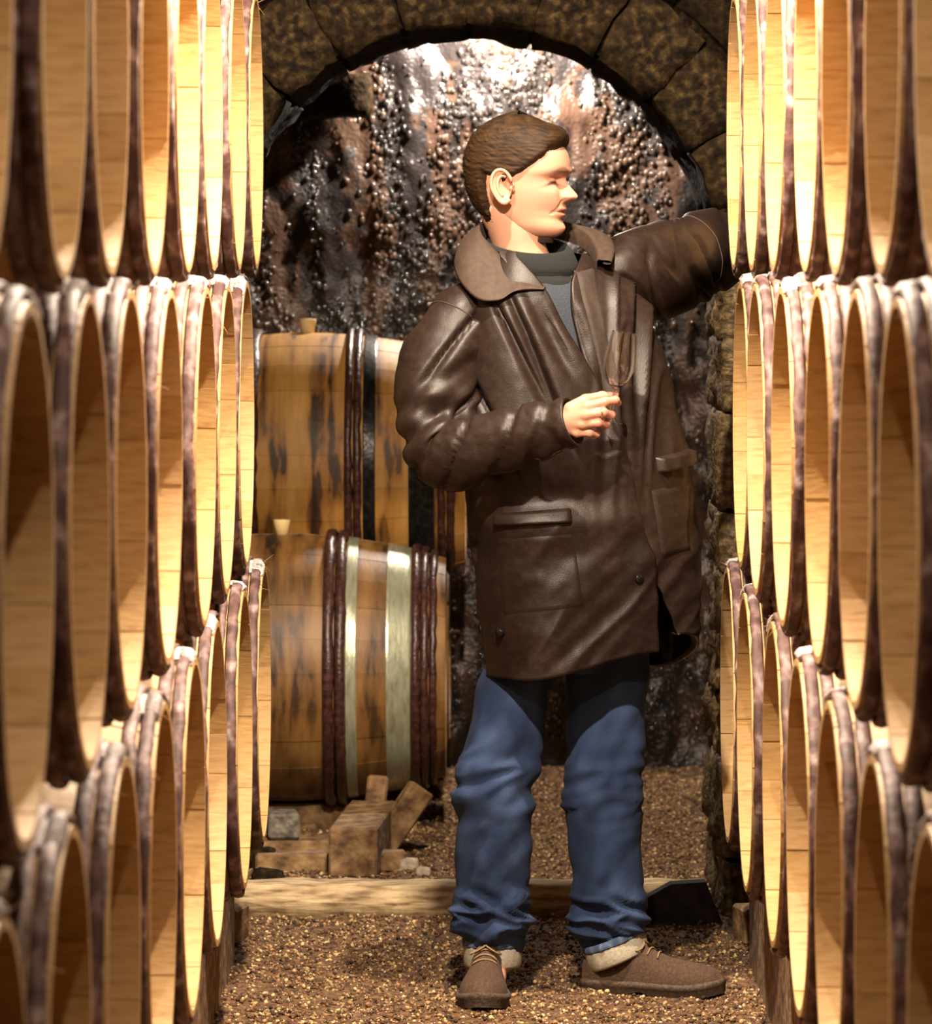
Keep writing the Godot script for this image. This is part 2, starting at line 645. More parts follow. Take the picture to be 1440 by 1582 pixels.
func stave_mesh(a: float, seed_: int, segs: int) -> ArrayMesh:
	# one stave lying along x, its middle at angle 0 (upwards), cut between -a and a
	var st := begin()
	var r := RandomNumberGenerator.new()
	r.seed = seed_
	var lift := r.randf_range(-0.0012, 0.0012)
	var xs := []
	for k in segs + 1:
		xs.append(-0.385 + 0.77 * k / segs)
	xs = [-BL] + xs + [BL]
	var outer := []
	var inner := []
	for x in xs:
		var ro := barrel_r(x) + lift
		var ri := ro - 0.026
		if absf(x) > 0.4:
			ri = ro - 0.011
		var o := []
		var i := []
		for t in [-1.0, -0.5, 0.0, 0.5, 1.0]:
			o.append(Vector3(x, cos(t * a) * ro, sin(t * a) * ro))
			i.append(Vector3(x, cos(t * a) * ri, sin(t * a) * ri))
		outer.append(o)
		inner.append(i)
	grid(st, outer, false, [], true, 0)
	grid(st, inner, false, [], false, 1)
	for t in [0, 4]:
		var g := [[], []]
		for k in xs.size():
			g[0].append(outer[k][t])
			g[1].append(inner[k][t])
		grid(st, g, false, [], t == 0, 2 + t)
	grid(st, [outer[0], inner[0]], false, [], true, 6)
	grid(st, [outer[-1], inner[-1]], false, [], false, 7)
	st.generate_normals()
	return st.commit()

# boards of a round head, side by side along z, each a slice of the disc
func head_boards(radius: float, n: int, thick: float) -> Array:
	var out := []
	var r := RandomNumberGenerator.new()
	r.seed = 5
	var cuts := [-radius]
	for k in range(1, n):
		cuts.append(-radius + 2.0 * radius * k / n + r.randf_range(-0.012, 0.012))
	cuts.append(radius)
	for k in n:
		var z0: float = cuts[k] + 0.0008
		var z1: float = cuts[k + 1] - 0.0008
		var front := r.randf_range(-0.0015, 0.0015)
		var top := []
		for j in 6:
			var z := lerpf(z0, z1, j / 5.0)
			top.append(Vector2(z, sqrt(maxf(radius * radius - z * z, 1e-6))))
		var ring := []
		for p in top:
			ring.append(p)
		for j in range(5, -1, -1):
			ring.append(Vector2(top[j].x, -top[j].y))
		var st := begin()
		st.set_smooth_group(-1)
		var faces := [[], [], []]
		for p in ring:
			faces[0].append(Vector3(front, p.y, p.x))
			faces[1].append(Vector3(front - 0.003, p.y, p.x))
			faces[2].append(Vector3(-thick, p.y, p.x))
		var c := Vector2((z0 + z1) * 0.5, 0)
		var inset := []
		for p in faces[0]:
			inset.append(Vector3(p.x, p.y, lerpf(p.z, c.x, 0.04)))
		faces[0] = inset
		grid(st, faces, true, [], true, -1)
		fan(st, faces[0], Vector3(front, 0, c.x), false)
		fan(st, faces[2], Vector3(-thick, 0, c.x), true)
		st.generate_normals()
		out.append(st.commit())
	return out

# a rod bent into a hoop round the barrel at x
func hoop_mesh(x: float, wide: float, high: float, seed_: int, round_ := true, segs := 48) -> ArrayMesh:
	var st := begin()
	var nz := fbm(seed_, 3.0, 3)
	var rows := []
	var n := 8 if round_ else 6
	for k in segs:
		var a := TAU * k / segs
		var e := Vector3(0, cos(a), sin(a))
		var d := nz.get_noise_2d(cos(a) * 2.0, sin(a) * 2.0)
		var r := []
		if round_:
			for j in n:
				var b := TAU * j / n
				var xx := x + sin(b) * wide * 0.5 * (1.0 + d * 0.25) + d * 0.003
				r.append(Vector3(xx, 0, 0) + e * (barrel_r(x) + high * 0.5 + cos(b) * high * 0.5 * (1.0 + d * 0.2)))
		else:
			for c in [[-0.5, 0.0], [-0.5, 0.8], [-0.42, 1.0], [0.42, 1.0], [0.5, 0.8], [0.5, 0.0]]:
				var xx: float = x + c[0] * wide
				r.append(Vector3(xx, 0, 0) + e * (barrel_r(xx) + 0.0003 + high * c[1]))
		rows.append(r)
	rows.append(rows[0])
	if round_:
		grid(st, rows, true, [], true, 0)
		return finish(st).commit()
	for j in n:
		var strip := []
		for r in rows:
			strip.append([r[j], r[(j + 1) % n]])
		grid(st, strip, false, [], true, j)
	st.generate_normals()
	return st.commit()

# wicker wound round the hoops at the chime, with loose ends
func binding_mesh(seed_: int) -> ArrayMesh:
	var st := begin()
	var r := RandomNumberGenerator.new()
	r.seed = seed_
	var a0 := r.randf_range(-0.25, 0.1)
	for k in 9:
		var a := a0 + k * 0.028
		var e := Vector3(0, cos(a), sin(a))
		var rad := RH + 0.0075
		var pts := []
		var rr := []
		for j in 9:
			var b := TAU * j / 8.0
			pts.append(Vector3(0.418 + sin(b) * 0.021, 0, 0) + e * (rad + cos(b) * 0.0095) + Vector3(0, -sin(a), cos(a)) * 0.018 * j / 8.0)
			rr.append(0.0036)
		tube_into(st, pts, rr, 5)
	return finish(st).commit()

func fibre_mesh(seed_: int) -> ArrayMesh:
	var st := begin()
	var r := RandomNumberGenerator.new()
	r.seed = seed_
	for k in 5:
		var a := r.randf_range(-1.6, 1.6) if k > 3 else r.randf_range(-0.35, 0.35)
		var e := Vector3(0, cos(a), sin(a))
		var p := Vector3(0.432, 0, 0) + e * (RH + 0.006)
		var d := Vector3(r.randf_range(0.3, 1.0), r.randf_range(-0.6, 0.8), r.randf_range(-1, 1)).normalized()
		var bend := Vector3(r.randf_range(-0.5, 0.5), r.randf_range(-1.0, 0.2), r.randf_range(-1, 1))
		var pts := []
		var rr := []
		var ln := r.randf_range(0.012, 0.034)
		for j in 5:
			var t := j / 4.0
			pts.append(p + d * ln * t + bend * ln * 0.5 * t * t)
			rr.append(0.0008 * (1.0 - 0.7 * t))
		tube_into(st, pts, rr, 4)
	return finish(st).commit()

func stack_barrel(p: Vector3, turn: float, tilt: float, label: String, group: String, k: int) -> void:
	var o := thing("oak_barrel", label, "barrel", p, turn, group)
	o.rotation.z = tilt
	var spin := rng.randf_range(-0.25, 0.25)
	for s in STAVES:
		var q := put("stave", G.staves[(s * 5 + k) % 4], M["oak%d" % (k % 3 if s % 4 else 3)], o, Vector3(0, RB, 0))
		q.rotation.x = TAU * s / STAVES + spin
	for b in G.boards:
		var q := put("head_board", b, M.head, o, Vector3(BL - RECESS, RB, 0))
		q.rotation.x = spin
	for h in 4:
		var q := put("hoop", G.hoops[h], M.hoop, o, Vector3(0, RB, 0))
		q.rotation.x = rng.randf_range(0, TAU)
	var bi := put("binding", G.bindings[k % 4], M.binding, o, Vector3(0, RB, 0))
	bi.rotation.x = rng.randf_range(-0.25, 0.25)
	var fi := put("loose_fibres", G.fibres[k % 5], M.fibre, o, Vector3(0, RB, 0))
	fi.rotation.x = rng.randf_range(-0.2, 0.2)
	fi.set_meta("kind", "stuff")
	bi.set_meta("kind", "stuff")

func build_barrel_stacks() -> void:
	G.staves = []
	for k in 4:
		G.staves.append(stave_mesh(PI / STAVES - 0.0007, 60 + k, 7))
	G.boards = head_boards(RH - 0.014, 7, 0.02)
	G.hoops = [hoop_mesh(0.426, 0.022, 0.014, 1), hoop_mesh(0.402, 0.022, 0.014, 2), hoop_mesh(0.30, 0.022, 0.013, 3), hoop_mesh(0.275, 0.022, 0.013, 4)]
	G.bindings = []
	G.fibres = []
	for k in 5:
		G.bindings.append(binding_mesh(80 + k))
		G.fibres.append(fibre_mesh(90 + k))
	var nth := ["first", "second", "third", "fourth", "fifth", "sixth", "seventh", "eighth"]
	var rows := ["top", "middle", "bottom"]
	# height of each row's axis: the heads of two rows meet at eye level less 3 cm
	var axis := [EYE - 0.03 + 0.303, EYE - 0.03 - 0.303, EYE - 0.03 - 0.909]
	var k := 0
	for side in 2:
		for row in 3:
			var n := 7 if row == 1 else 8
			var z0: float = [[10.17, 9.78, 10.17], [10.16, 9.77, 10.16]][side][row]
			var pitch: float = [[0.78, 0.78, 0.78], [0.78, 0.78, 0.78]][side][row]
			var a: float = [[0.495, 0.495, 0.487], [0.507, 0.50, 0.497]][side][row]
			for i in n:
				var d := z0 - pitch * i + rng.randf_range(-0.004, 0.004)
				var ax := a + rng.randf_range(-0.006, 0.006)
				var label := "oak barrel, %s row of the stack %s, %s from the stone arch" % [rows[row], "the man leans on" if side else "behind the man's back", nth[i]]
				var x := -(ax + BL) if side == 0 else ax + BL
				stack_barrel(Vector3(x, axis[row] - RB, -d), 0.0 if side == 0 else PI, rng.randf_range(-0.006, 0.006), label, "%s row of barrels on one side of the aisle" % rows[row], k)
				k += 1

# ---------------------------------------------------------------- ground and back wall
func build_ground() -> void:
	var nz := fbm(201, 2.5, 4)
	var st := begin()
	var rows := []
	for i in 190:
		var d := 8.2 + i * 0.0335
		var r := []
		for j in 64:
			var x := -0.95 + j * 0.03
			r.append(Vector3(x, 0.012 + 0.012 * nz.get_noise_2d(x * 3.0, d * 3.0) + 0.006 * nz.get_noise_2d(x * 14.0, d * 14.0), -d))
		rows.append(r)
	grid(st, rows, false, [], true)
	var o := obj("earth", finish(st), M.soil, G.floor)
	o.set_meta("kind", "stuff")
	# gravel
	var pm := stone(Vector3(1, 0.7, 0.85), 5, 2, 0.12, 3.0).commit()
	var mm := MultiMesh.new()
	mm.transform_format = MultiMesh.TRANSFORM_3D
	mm.use_colors = true
	mm.mesh = pm
	var n := 110000
	mm.instance_count = n
	var r2 := RandomNumberGenerator.new()
	r2.seed = 77
	var tones := [hexc("4a3220"), hexc("6a4a2e"), hexc("80603c"), hexc("997a50"), hexc("5a4028"), hexc("b49a70"), hexc("3a2818")]
	for k in n:
		var d := 8.3 + 6.05 * pow(r2.randf(), 1.15)
		var x := r2.randf_range(-0.72, 0.72)
		var s := 0.0035 + 0.0075 * pow(r2.randf(), 3.0)
		var y := 0.012 + 0.012 * nz.get_noise_2d(x * 3.0, d * 3.0) + 0.006 * nz.get_noise_2d(x * 14.0, d * 14.0)
		var b := Basis.from_euler(Vector3(r2.randf() * 0.8, r2.randf() * TAU, r2.randf() * 0.8)).scaled(Vector3(s, s, s))
		mm.set_instance_transform(k, Transform3D(b, Vector3(x, y + s * 0.15, -d)))
		var c: Color = tones[r2.randi() % tones.size()]
		mm.set_instance_color(k, (c * r2.randf_range(0.8, 1.2)).srgb_to_linear())
	var g := MultiMeshInstance3D.new()
	g.name = "gravel"
	g.multimesh = mm
	g.material_override = M.pebble
	g.set_meta("kind", "stuff")
	G.floor.add_child(g)

func wall_depth(x: float, y: float, n1: FastNoiseLite, n2: FastNoiseLite) -> float:
	return 14.35 - 0.05 * n1.get_noise_2d(x * 1.2, y * 0.8) - 0.022 * n2.get_noise_2d(x * 9.0, y * 4.5)

func build_back_wall() -> void:
	struct("wall_end", slab(Vector3(0, 2.05, -14.62), Vector3(3.8, 4.4, 0.3)), M.wall, "masonry core of the wall behind the arch")
	var n1 := fbm(211, 1.0, 3)
	var n2 := fbm(212, 1.0, 4)
	var n3 := fbm(213, 1.0, 4)
	var st := begin()
	var rows := []
	var cols := []
	for i in 215:
		var y := 2.72 - i * 0.0127
		var r := []
		var c := []
		for j in 150:
			var x := -0.95 + j * 0.0127
			r.append(Vector3(x, y, -wall_depth(x, y, n1, n2)))
			c.append(wall_colour(x, y, n3))
		rows.append(r)
		cols.append(c)
	grid(st, rows, false, cols)
	var wall := struct("wall_back", finish(st), M.wet, "wet black mouldy wall with glistening drops behind the arch")
	# beads of water and mould all over it, too many to count
	var sm := SphereMesh.new()
	sm.radius = 0.5
	sm.height = 1.0
	sm.radial_segments = 10
	sm.rings = 6
	var mm := MultiMesh.new()
	mm.transform_format = MultiMesh.TRANSFORM_3D
	mm.use_colors = true
	mm.mesh = sm
	var r3 := RandomNumberGenerator.new()
	r3.seed = 31
	var xf := []
	var cc := []
	var n4 := fbm(215, 2.2, 3)
	while xf.size() < 11000:
		var x := r3.randf_range(-0.72, 0.72)
		var y := r3.randf_range(0.1, 2.35)
		# bare streaks where the film of mould is smooth
		if n4.get_noise_2d(x * 1.7, y * 0.25) < -0.12 and r3.randf() > 0.06:
			continue
		if x < -0.36 and x > -0.52 and y > 1.42 and r3.randf() > 0.12:
			continue
		var s := 0.006 + 0.014 * pow(r3.randf(), 2.0)
		var d := wall_depth(x, y, n1, n2)
		xf.append(Transform3D(Basis().scaled(Vector3(s, s * r3.randf_range(1.0, 1.7), s * 0.9)), Vector3(x, y, -d + s * 0.12)))
		var c := wall_colour(x, y, n3)
		cc.append(c * r3.randf_range(0.6, 1.3))
	mm.instance_count = xf.size()
	for k in xf.size():
		mm.set_instance_transform(k, xf[k])
		mm.set_instance_color(k, cc[k])
	var g := MultiMeshInstance3D.new()
	g.name = "wet_beads"
	g.multimesh = mm
	g.material_override = M.drop
	g.set_meta("kind", "stuff")
	wall.add_child(g)
	# corbel stone that juts out high up
	var cb := obj("corbel_stone", stone(Vector3(0.26, 0.13, 0.22), 771, 5, 0.01, 9.0), M.stone2)
	cb.position = at(505, 148, 14.18)
	cb.set_meta("kind", "structure")
	cb.set_meta("label", "squared stone jutting from the wet wall below the arch")

func wall_colour(x: float, y: float, n3: FastNoiseLite) -> Color:
	# wet brown stone, blotched all over with a darker film of mould
	var a := n3.get_noise_2d(x * 5.0, y * 1.6) + 0.5 * n3.get_noise_2d(x * 16.0, y * 7.0)
	return hexc("47372c").srgb_to_linear() if a > 0.08 else hexc("2a2522").srgb_to_linear()

# ---------------------------------------------------------------- barrels and timber behind the arch
func old_barrel(centre: Vector3, staves: String, hoops: Array, label: String, spin: float, with_head: bool) -> Node3D:
	var o := thing("cask", label, "barrel", centre - Vector3(0, RB, 0), 0.0, "casks behind the arch")
	for s in STAVES:
		var q := put("stave", G.staves[(s * 3) % 4], M["%s%d" % [staves, (s * 7 + s / 2) % 3]], o, Vector3(0, RB, 0))
		q.rotation.x = TAU * s / STAVES + spin
	for b in G.boards:
		put("head_board", b, M[staves + "0"], o, Vector3(BL - RECESS, RB, 0))
	for h in hoops:
		put("hoop" if h[3] != "zinc" else "steel_hoop", hoop_mesh(h[0], h[1], h[2], int(h[0] * 1000), h[3] == "hoop_dark", 64), M[h[3]], o, Vector3(0, RB, 0))
	var bung := put("bung", lathe([Vector2(0.001, -0.01), Vector2(0.017, -0.01), Vector2(0.023, 0.034), Vector2(0.022, 0.037), Vector2(0.001, 0.038)], 18).commit(), M.cork, o, Vector3(0, 2.0 * RB, 0))
	bung.rotation.z = 0.0
	return o

func build_back_barrels() -> void:
	var lower := [[0.135, 0.03, 0.02, "hoop_dark"], [0.165, 0.028, 0.02, "hoop_dark"], [0.194, 0.028, 0.003, "zinc"], [0.317, 0.062, 0.003, "zinc"], [0.362, 0.024, 0.018, "hoop_dark"], [0.385, 0.022, 0.018, "hoop_dark"], [0.408, 0.02, 0.016, "hoop_dark"], [-0.15, 0.05, 0.02, "hoop_dark"], [-0.32, 0.062, 0.003, "zinc"], [-0.39, 0.05, 0.018, "hoop_dark"]]
	var upper := [[0.122, 0.022, 0.018, "hoop_dark"], [0.146, 0.022, 0.018, "hoop_dark"], [0.178, 0.034, 0.0035, "iron"], [0.32, 0.07, 0.0035, "iron"], [0.375, 0.022, 0.018, "hoop_dark"], [0.4, 0.022, 0.018, "hoop_dark"], [-0.15, 0.05, 0.018, "hoop_dark"], [-0.32, 0.06, 0.0035, "iron"], [-0.4, 0.03, 0.018, "hoop_dark"]]
	old_barrel(Vector3(-0.563, 0.443, -12.84), "low", lower, "stained cask with pale steel hoops lying on blocks behind the arch", 0.1, true)
	old_barrel(Vector3(-0.513, 0.975, -13.36), "old", upper, "golden cask with dark iron hoops lying on top of two other casks", 0.05, true)
	old_barrel(Vector3(-0.562, 0.435, -13.87), "low", lower, "half hidden cask between the steel hooped cask and the wet wall", 0.2, true)

func timber(called: String, label: String, centre: Vector3, size: Vector3, rot: Vector3, mat: Material, category := "timber", bevel := 0.006) -> void:
	var o := obj(called, box(Vector3.ZERO, size, bevel), mat)
	o.position = centre * Vector3(1, 1, 1.1145)
	o.rotation = rot
	tag(o, label, category)

func build_timber() -> void:
	# sill board between the jambs of the arch
	var sill := obj("sill_board", worn_board(Vector3(1.1, 0.088, 0.13), 401), M.plank)
	sill.position = Vector3(-0.05, 0.04, -11.167)
	tag(sill, "worn pale board lying across the threshold of the arch", "board")
	# rails under the two stacks
	for side in [-1.0, 1.0]:
		timber("rail_beam", "squared timber rail under the barrels %s" % ("the man leans on" if side > 0 else "behind the man's back"), Vector3(side * 0.587, 0.131, -6.3), Vector3(0.06, 0.258, 6.7), Vector3.ZERO, M.timber, "beam")
	timber("chock", "small brown chock at the foot of the stack the man leans on", Vector3(0.58, 0.05, -9.6), Vector3(0.06, 0.08, 0.12), Vector3(0, 0.2, 0), M.timber, "block")
	timber("chock", "small brown chock at the foot of the stack behind the man's back", Vector3(-0.585, 0.05, -9.6), Vector3(0.06, 0.08, 0.12), Vector3(0, -0.2, 0), M.timber, "block")
	# the squared beam that props the casks, its grey sawn end towards the aisle
	timber("prop_beam", "short squared beam with a grey sawn end propping the casks", Vector3(-0.325, 0.072, -10.86), Vector3(0.12, 0.125, 0.6), Vector3(0.0, -0.06, 0), M.timber)
	timber("cross_beam", "low dark beam end lying beside the prop beam", Vector3(-0.49, 0.032, -10.72), Vector3(0.2, 0.05, 0.1), Vector3(0, 0.04, 0), M.timber)
	timber("wedge_plank", "upright plank end standing behind the propped beam", Vector3(-0.305, 0.1, -11.2), Vector3(0.055, 0.18, 0.04), Vector3(0.0, 0, -0.1), M.timber, "plank")
	timber("wedge_plank", "tilted plank end leaning beside the propped beam", Vector3(-0.235, 0.1, -11.0), Vector3(0.07, 0.2, 0.04), Vector3(0.0, 0.3, -0.62), M.timber, "plank")
	timber("chock", "grey timber block under the steel hooped cask", Vector3(-0.535, 0.09, -11.0), Vector3(0.08, 0.065, 0.12), Vector3(0, 0.1, 0.0), M.grey_timber, "block")
	timber("cross_beam", "brown beam carrying the casks behind the propped beam", Vector3(-0.5, 0.045, -11.52), Vector3(0.6, 0.075, 0.12), Vector3(0, 0, 0), M.timber)
	timber("cross_beam", "brown beam under the casks next to the wet wall", Vector3(-0.5, 0.04, -12.44), Vector3(0.6, 0.065, 0.12), Vector3(0, 0, 0), M.timber)
	timber("cross_beam", "low brown beam carrying a small grey block beside the prop beam", Vector3(-0.5, 0.03, -11.0), Vector3(0.22, 0.05, 0.14), Vector3(0, 0.1, 0), M.timber)
	timber("chock", "dark block at the side of the prop beam beside pale stones", Vector3(-0.255, 0.032, -10.74), Vector3(0.08, 0.05, 0.08), Vector3(0, 0.05, 0), M.timber, "block")
	# loose stones
	var spots := [[402, 1328, 10.9, 0.055, "rough ochre stone at the end of the sill board"], [415, 1362, 10.75, 0.05, "small rough stone beside the sill board"], [606, 1318, 11.3, 0.03, "pale pebble beside the propped beam"], [632, 1330, 11.2, 0.035, "larger pale stone beside the propped beam"], [655, 1338, 11.1, 0.022, "little pale stone on the gravel behind the sill board"]]
	for k in spots.size():
		var s: Array = spots[k]
		var o := obj("loose_stone", stone(Vector3(s[3] * 1.6, s[3] * 1.2, s[3] * 1.3), 500 + k, 4, 0.006, 4.0), M.pale_stone if k > 1 else M.stone2)
		var d: float = 1.53 * F / (s[1] + 22.0 - CY)
		o.position = Vector3((s[0] - CX) * d / F, s[3] * 0.5 + 0.008, -d)
		tag(o, s[4], "stone")
	# dark wedge shaped offcut against the jamb the man stands beside
	var st := begin()
	var prof := [Vector2(-0.19, 0.0), Vector2(-0.02, 0.095), Vector2(0.06, 0.1), Vector2(0.1, 0.0)]
	var rows := [[], []]
	for p in prof:
		rows[0].append(Vector3(p.x, p.y, 0.03))
		rows[1].append(Vector3(p.x, p.y, -0.03))
	grid(st, rows, true, [], true, -1)
	fan(st, rows[0], Vector3(0, 0.04, 0.03), false)
	fan(st, rows[1], Vector3(0, 0.04, -0.03), true)
	st.generate_normals()
	var w := obj("wedge_block", st, M.dark_timber)
	w.position = Vector3(0.43, 0.01, -10.99)
	tag(w, "dark wedge shaped timber offcut at the foot of the jamb", "wedge")

func worn_board(size: Vector3, seed_: int) -> SurfaceTool:
	var st := begin()
	var nz := fbm(seed_, 3.0, 4)
	var rows := []
	var ring := [Vector2(-0.5, -0.5), Vector2(-0.5, -0.2), Vector2(-0.5, 0.2), Vector2(-0.49, 0.45), Vector2(-0.44, 0.5), Vector2(0.0, 0.5), Vector2(0.44, 0.5), Vector2(0.5, 0.44), Vector2(0.5, -0.5)]
	for i in 90:
		var x := size.x * (i / 89.0 - 0.5)
		var r := []
		for p in ring:
			var d := nz.get_noise_3d(x * 4.0, p.x * 2.0, p.y * 2.0) * 0.006
			var pit := 0.006 if nz.get_noise_3d(x * 16.0, p.y * 5.0, p.x * 3.0 + 9.0) > 0.36 else 0.0
			r.append(Vector3(x, p.y * size.y + d, -p.x * size.z * -1.0 + d - pit * signf(p.x) * -1.0))
		rows.append(r)
	grid(st, rows, true)
	fan(st, rows[0], Vector3(-size.x * 0.5, 0, 0), true)
	fan(st, rows[-1], Vector3(size.x * 0.5, 0, 0))
	return finish(st)


# ---------------------------------------------------------------- the man
const PB := Vector3(0.1, 0.0, -9.94)   # the spot he stands on

func w(px: float, py: float, d: float) -> Vector3:
	return at(px, py, d + 1.02) - PB

# value of a table of [key, value] at x, smooth between keys
func tab(t: Array, x: float) -> float:
	if x <= t[0][0]:
		return t[0][1]
	for i in range(1, t.size()):
		if x <= t[i][0]:
			var h: float = t[i][0] - t[i - 1][0]
			var f: float = (x - t[i - 1][0]) / h
			var s: float = (t[i][1] - t[i - 1][1]) / h
			var m0 := s
			var m1 := s
			if i > 1:
				m0 = (t[i][1] - t[i - 2][1]) / (t[i][0] - t[i - 2][0])
			if i < t.size() - 1:
				m1 = (t[i + 1][1] - t[i - 1][1]) / (t[i + 1][0] - t[i - 1][0])
			var f2 := f * f
			var f3 := f2 * f
			return t[i - 1][1] * (2.0 * f3 - 3.0 * f2 + 1.0) + t[i][1] * (3.0 * f2 - 2.0 * f3) + m0 * h * (f3 - 2.0 * f2 + f) + m1 * h * (f3 - f2)
	return t[-1][1]

func bump(x: float, y: float, cx: float, cy: float, sx: float, sy: float) -> float:
	var a := (x - cx) / sx
	var b := (y - cy) / sy
	var q := a * a + b * b
	return exp(-q) if q < 12.0 else 0.0

# surface nets over tapered capsules [a, b, ra, rb] joined with a smooth minimum
func nets(st: SurfaceTool, caps: Array, k: float, cell: float, colour: Callable) -> void:
	var lo := Vector3.INF
	var hi := -Vector3.INF
	for c in caps:
		var m: float = maxf(c[2], c[3]) + 2.5 * cell + k
		for e in 2:
			lo = lo.min(c[e] - Vector3(m, m, m))
			hi = hi.max(c[e] + Vector3(m, m, m))
	var size := (hi - lo) / cell
	var B := 6
	var nx := (int(ceil(size.x)) / B + 1) * B
	var ny := (int(ceil(size.y)) / B + 1) * B
	var nz := (int(ceil(size.z)) / B + 1) * B
	var field := PackedFloat32Array()
	field.resize(nx * ny * nz)
	field.fill(1.0)
	var active := []
	var reach := cell * B * 0.87 + 2.5 * cell + k
	for bz in nz / B:
		for by in ny / B:
			for bx in nx / B:
				var mid := lo + Vector3(bx + 0.5, by + 0.5, bz + 0.5) * B * cell
				var near := []
				var best := 1e9
				for c in caps:
					var dd := capsule(mid, c)
					best = minf(best, dd)
					if dd < reach + k:
						near.append(c)
				if near.is_empty() or best < -reach:
					if best < 0.0:
						for z in B:
							for y in B:
								for x in B:
									field[(bz * B + z) * nx * ny + (by * B + y) * nx + bx * B + x] = -1.0
					continue
				active.append(Vector3i(bx, by, bz))
				for z in B:
					for y in B:
						for x in B:
							var p := lo + Vector3(bx * B + x, by * B + y, bz * B + z) * cell
							var v := 1.0
							for c in near:
								var dd := capsule(p, c)
								var h := maxf(k - absf(v - dd), 0.0) / k
								v = minf(v, dd) - h * h * k * 0.25
							field[(bz * B + z) * nx * ny + (by * B + y) * nx + bx * B + x] = v
	var verts := {}
	var sx := 1
	var sy := nx
	var sz := nx * ny
	var corner := [0, sx, sy, sx + sy, sz, sz + sx, sz + sy, sz + sx + sy]
	var offs := [Vector3(0, 0, 0), Vector3(1, 0, 0), Vector3(0, 1, 0), Vector3(1, 1, 0), Vector3(0, 0, 1), Vector3(1, 0, 1), Vector3(0, 1, 1), Vector3(1, 1, 1)]
	var edges := [[0, 1], [2, 3], [4, 5], [6, 7], [0, 2], [1, 3], [4, 6], [5, 7], [0, 4], [1, 5], [2, 6], [3, 7]]
	for b in active:
		for z in range(b.z * B, mini(b.z * B + B, nz - 1)):
			for y in range(b.y * B, mini(b.y * B + B, ny - 1)):
				for x in range(b.x * B, mini(b.x * B + B, nx - 1)):
					var i0 := z * sz + y * sy + x
					var neg := 0
					for c in corner:
						if field[i0 + c] < 0.0:
							neg += 1
					if neg == 0 or neg == 8:
						continue
					var sum := Vector3.ZERO
					var cnt := 0
					for e in edges:
						var va := field[i0 + corner[e[0]]]
						var vb := field[i0 + corner[e[1]]]
						if (va < 0.0) != (vb < 0.0):
							sum += offs[e[0]].lerp(offs[e[1]], va / (va - vb))
							cnt += 1
					verts[i0] = lo + (Vector3(x, y, z) + sum / cnt) * cell
	st.set_smooth_group(0)
	for i0 in verts:
		var v0 := field[i0]
		for ax in 3:
			var step: int = [sx, sy, sz][ax]
			var u: int = [sy, sz, sx][ax]
			var v: int = [sz, sx, sy][ax]
			var v1 := field[i0 + step]
			if (v0 < 0.0) == (v1 < 0.0):
				continue
			if not (verts.has(i0 - u) and verts.has(i0 - v) and verts.has(i0 - u - v)):
				continue
			var q := [verts[i0], verts[i0 - u], verts[i0 - u - v], verts[i0 - v]]
			var order := [0, 2, 1, 0, 3, 2] if v0 < 0.0 else [0, 1, 2, 0, 2, 3]
			for t in order:
				st.set_color(colour.call(q[t]))
				st.set_uv(Vector2.ZERO)
				st.add_vertex(q[t])

func capsule(p: Vector3, c: Array) -> float:
	var a: Vector3 = c[0]
	var ab: Vector3 = c[1] - a
	var t := clampf((p - a).dot(ab) / maxf(ab.length_squared(), 1e-9), 0.0, 1.0)
	return p.distance_to(a + ab * t) - lerpf(c[2], c[3], t)

# a smooth path: points and values resampled with Catmull-Rom
func spline(pts: Array, n: int) -> Array:
	var out := []
	var m := pts.size() - 1
	for i in n:
		var f := float(i) / (n - 1) * m
		var k := mini(int(f), m - 1)
		var t := f - k
		var p0: Variant = pts[maxi(k - 1, 0)]
		var p1: Variant = pts[k]
		var p2: Variant = pts[k + 1]
		var p3: Variant = pts[mini(k + 2, m)]
		out.append(p1 * 1.0 + (p2 - p0) * (0.5 * t) + (p0 * 2.0 - p1 * 5.0 + p2 * 4.0 - p3) * (0.5 * t * t) + (p1 * 3.0 - p0 - p2 * 3.0 + p3) * (0.5 * t * t * t))
	return out

# cloth tube round a path of [point, radius across, radius in depth]; push(u, angle, point) moves the surface outwards
func cloth_tube(st: SurfaceTool, keys: Array, rings: int, around: int, push: Callable, colour: Variant = null, side0 := Vector3.RIGHT) -> Array:
	var pp := []
	var ra := []
	var rb := []
	for k in keys:
		pp.append(k[0])
		ra.append(k[1])
		rb.append(k[2])
	var path := spline(pp, rings)
	ra = spline(ra, rings)
	rb = spline(rb, rings)
	var rows := []
	var cols := []
	var side := side0
	for i in rings:
		var t: Vector3 = (path[mini(i + 1, rings - 1)] - path[maxi(i - 1, 0)]).normalized()
		side = (side - t * side.dot(t)).normalized()
		var other := t.cross(side)
		var r := []
		var c := []
		for j in around:
			var a := TAU * j / around
			var e: Vector3 = side * cos(a) * ra[i] + other * sin(a) * rb[i]
			var p: Vector3 = path[i] + e
			p += e.normalized() * float(push.call(float(i) / (rings - 1), a, p))
			r.append(p)
			if colour != null:
				c.append(colour.call(float(i) / (rings - 1), a, p))
		rows.append(r)
		cols.append(c)
	grid(st, rows, true, cols if colour != null else [], true)
	return rows

func crease(v: float, wide: float) -> float:
	return 1.0 - exp(-v * v / (wide * wide))

func ridge(v: float) -> float:
	return 1.0 - 2.0 * absf(v)

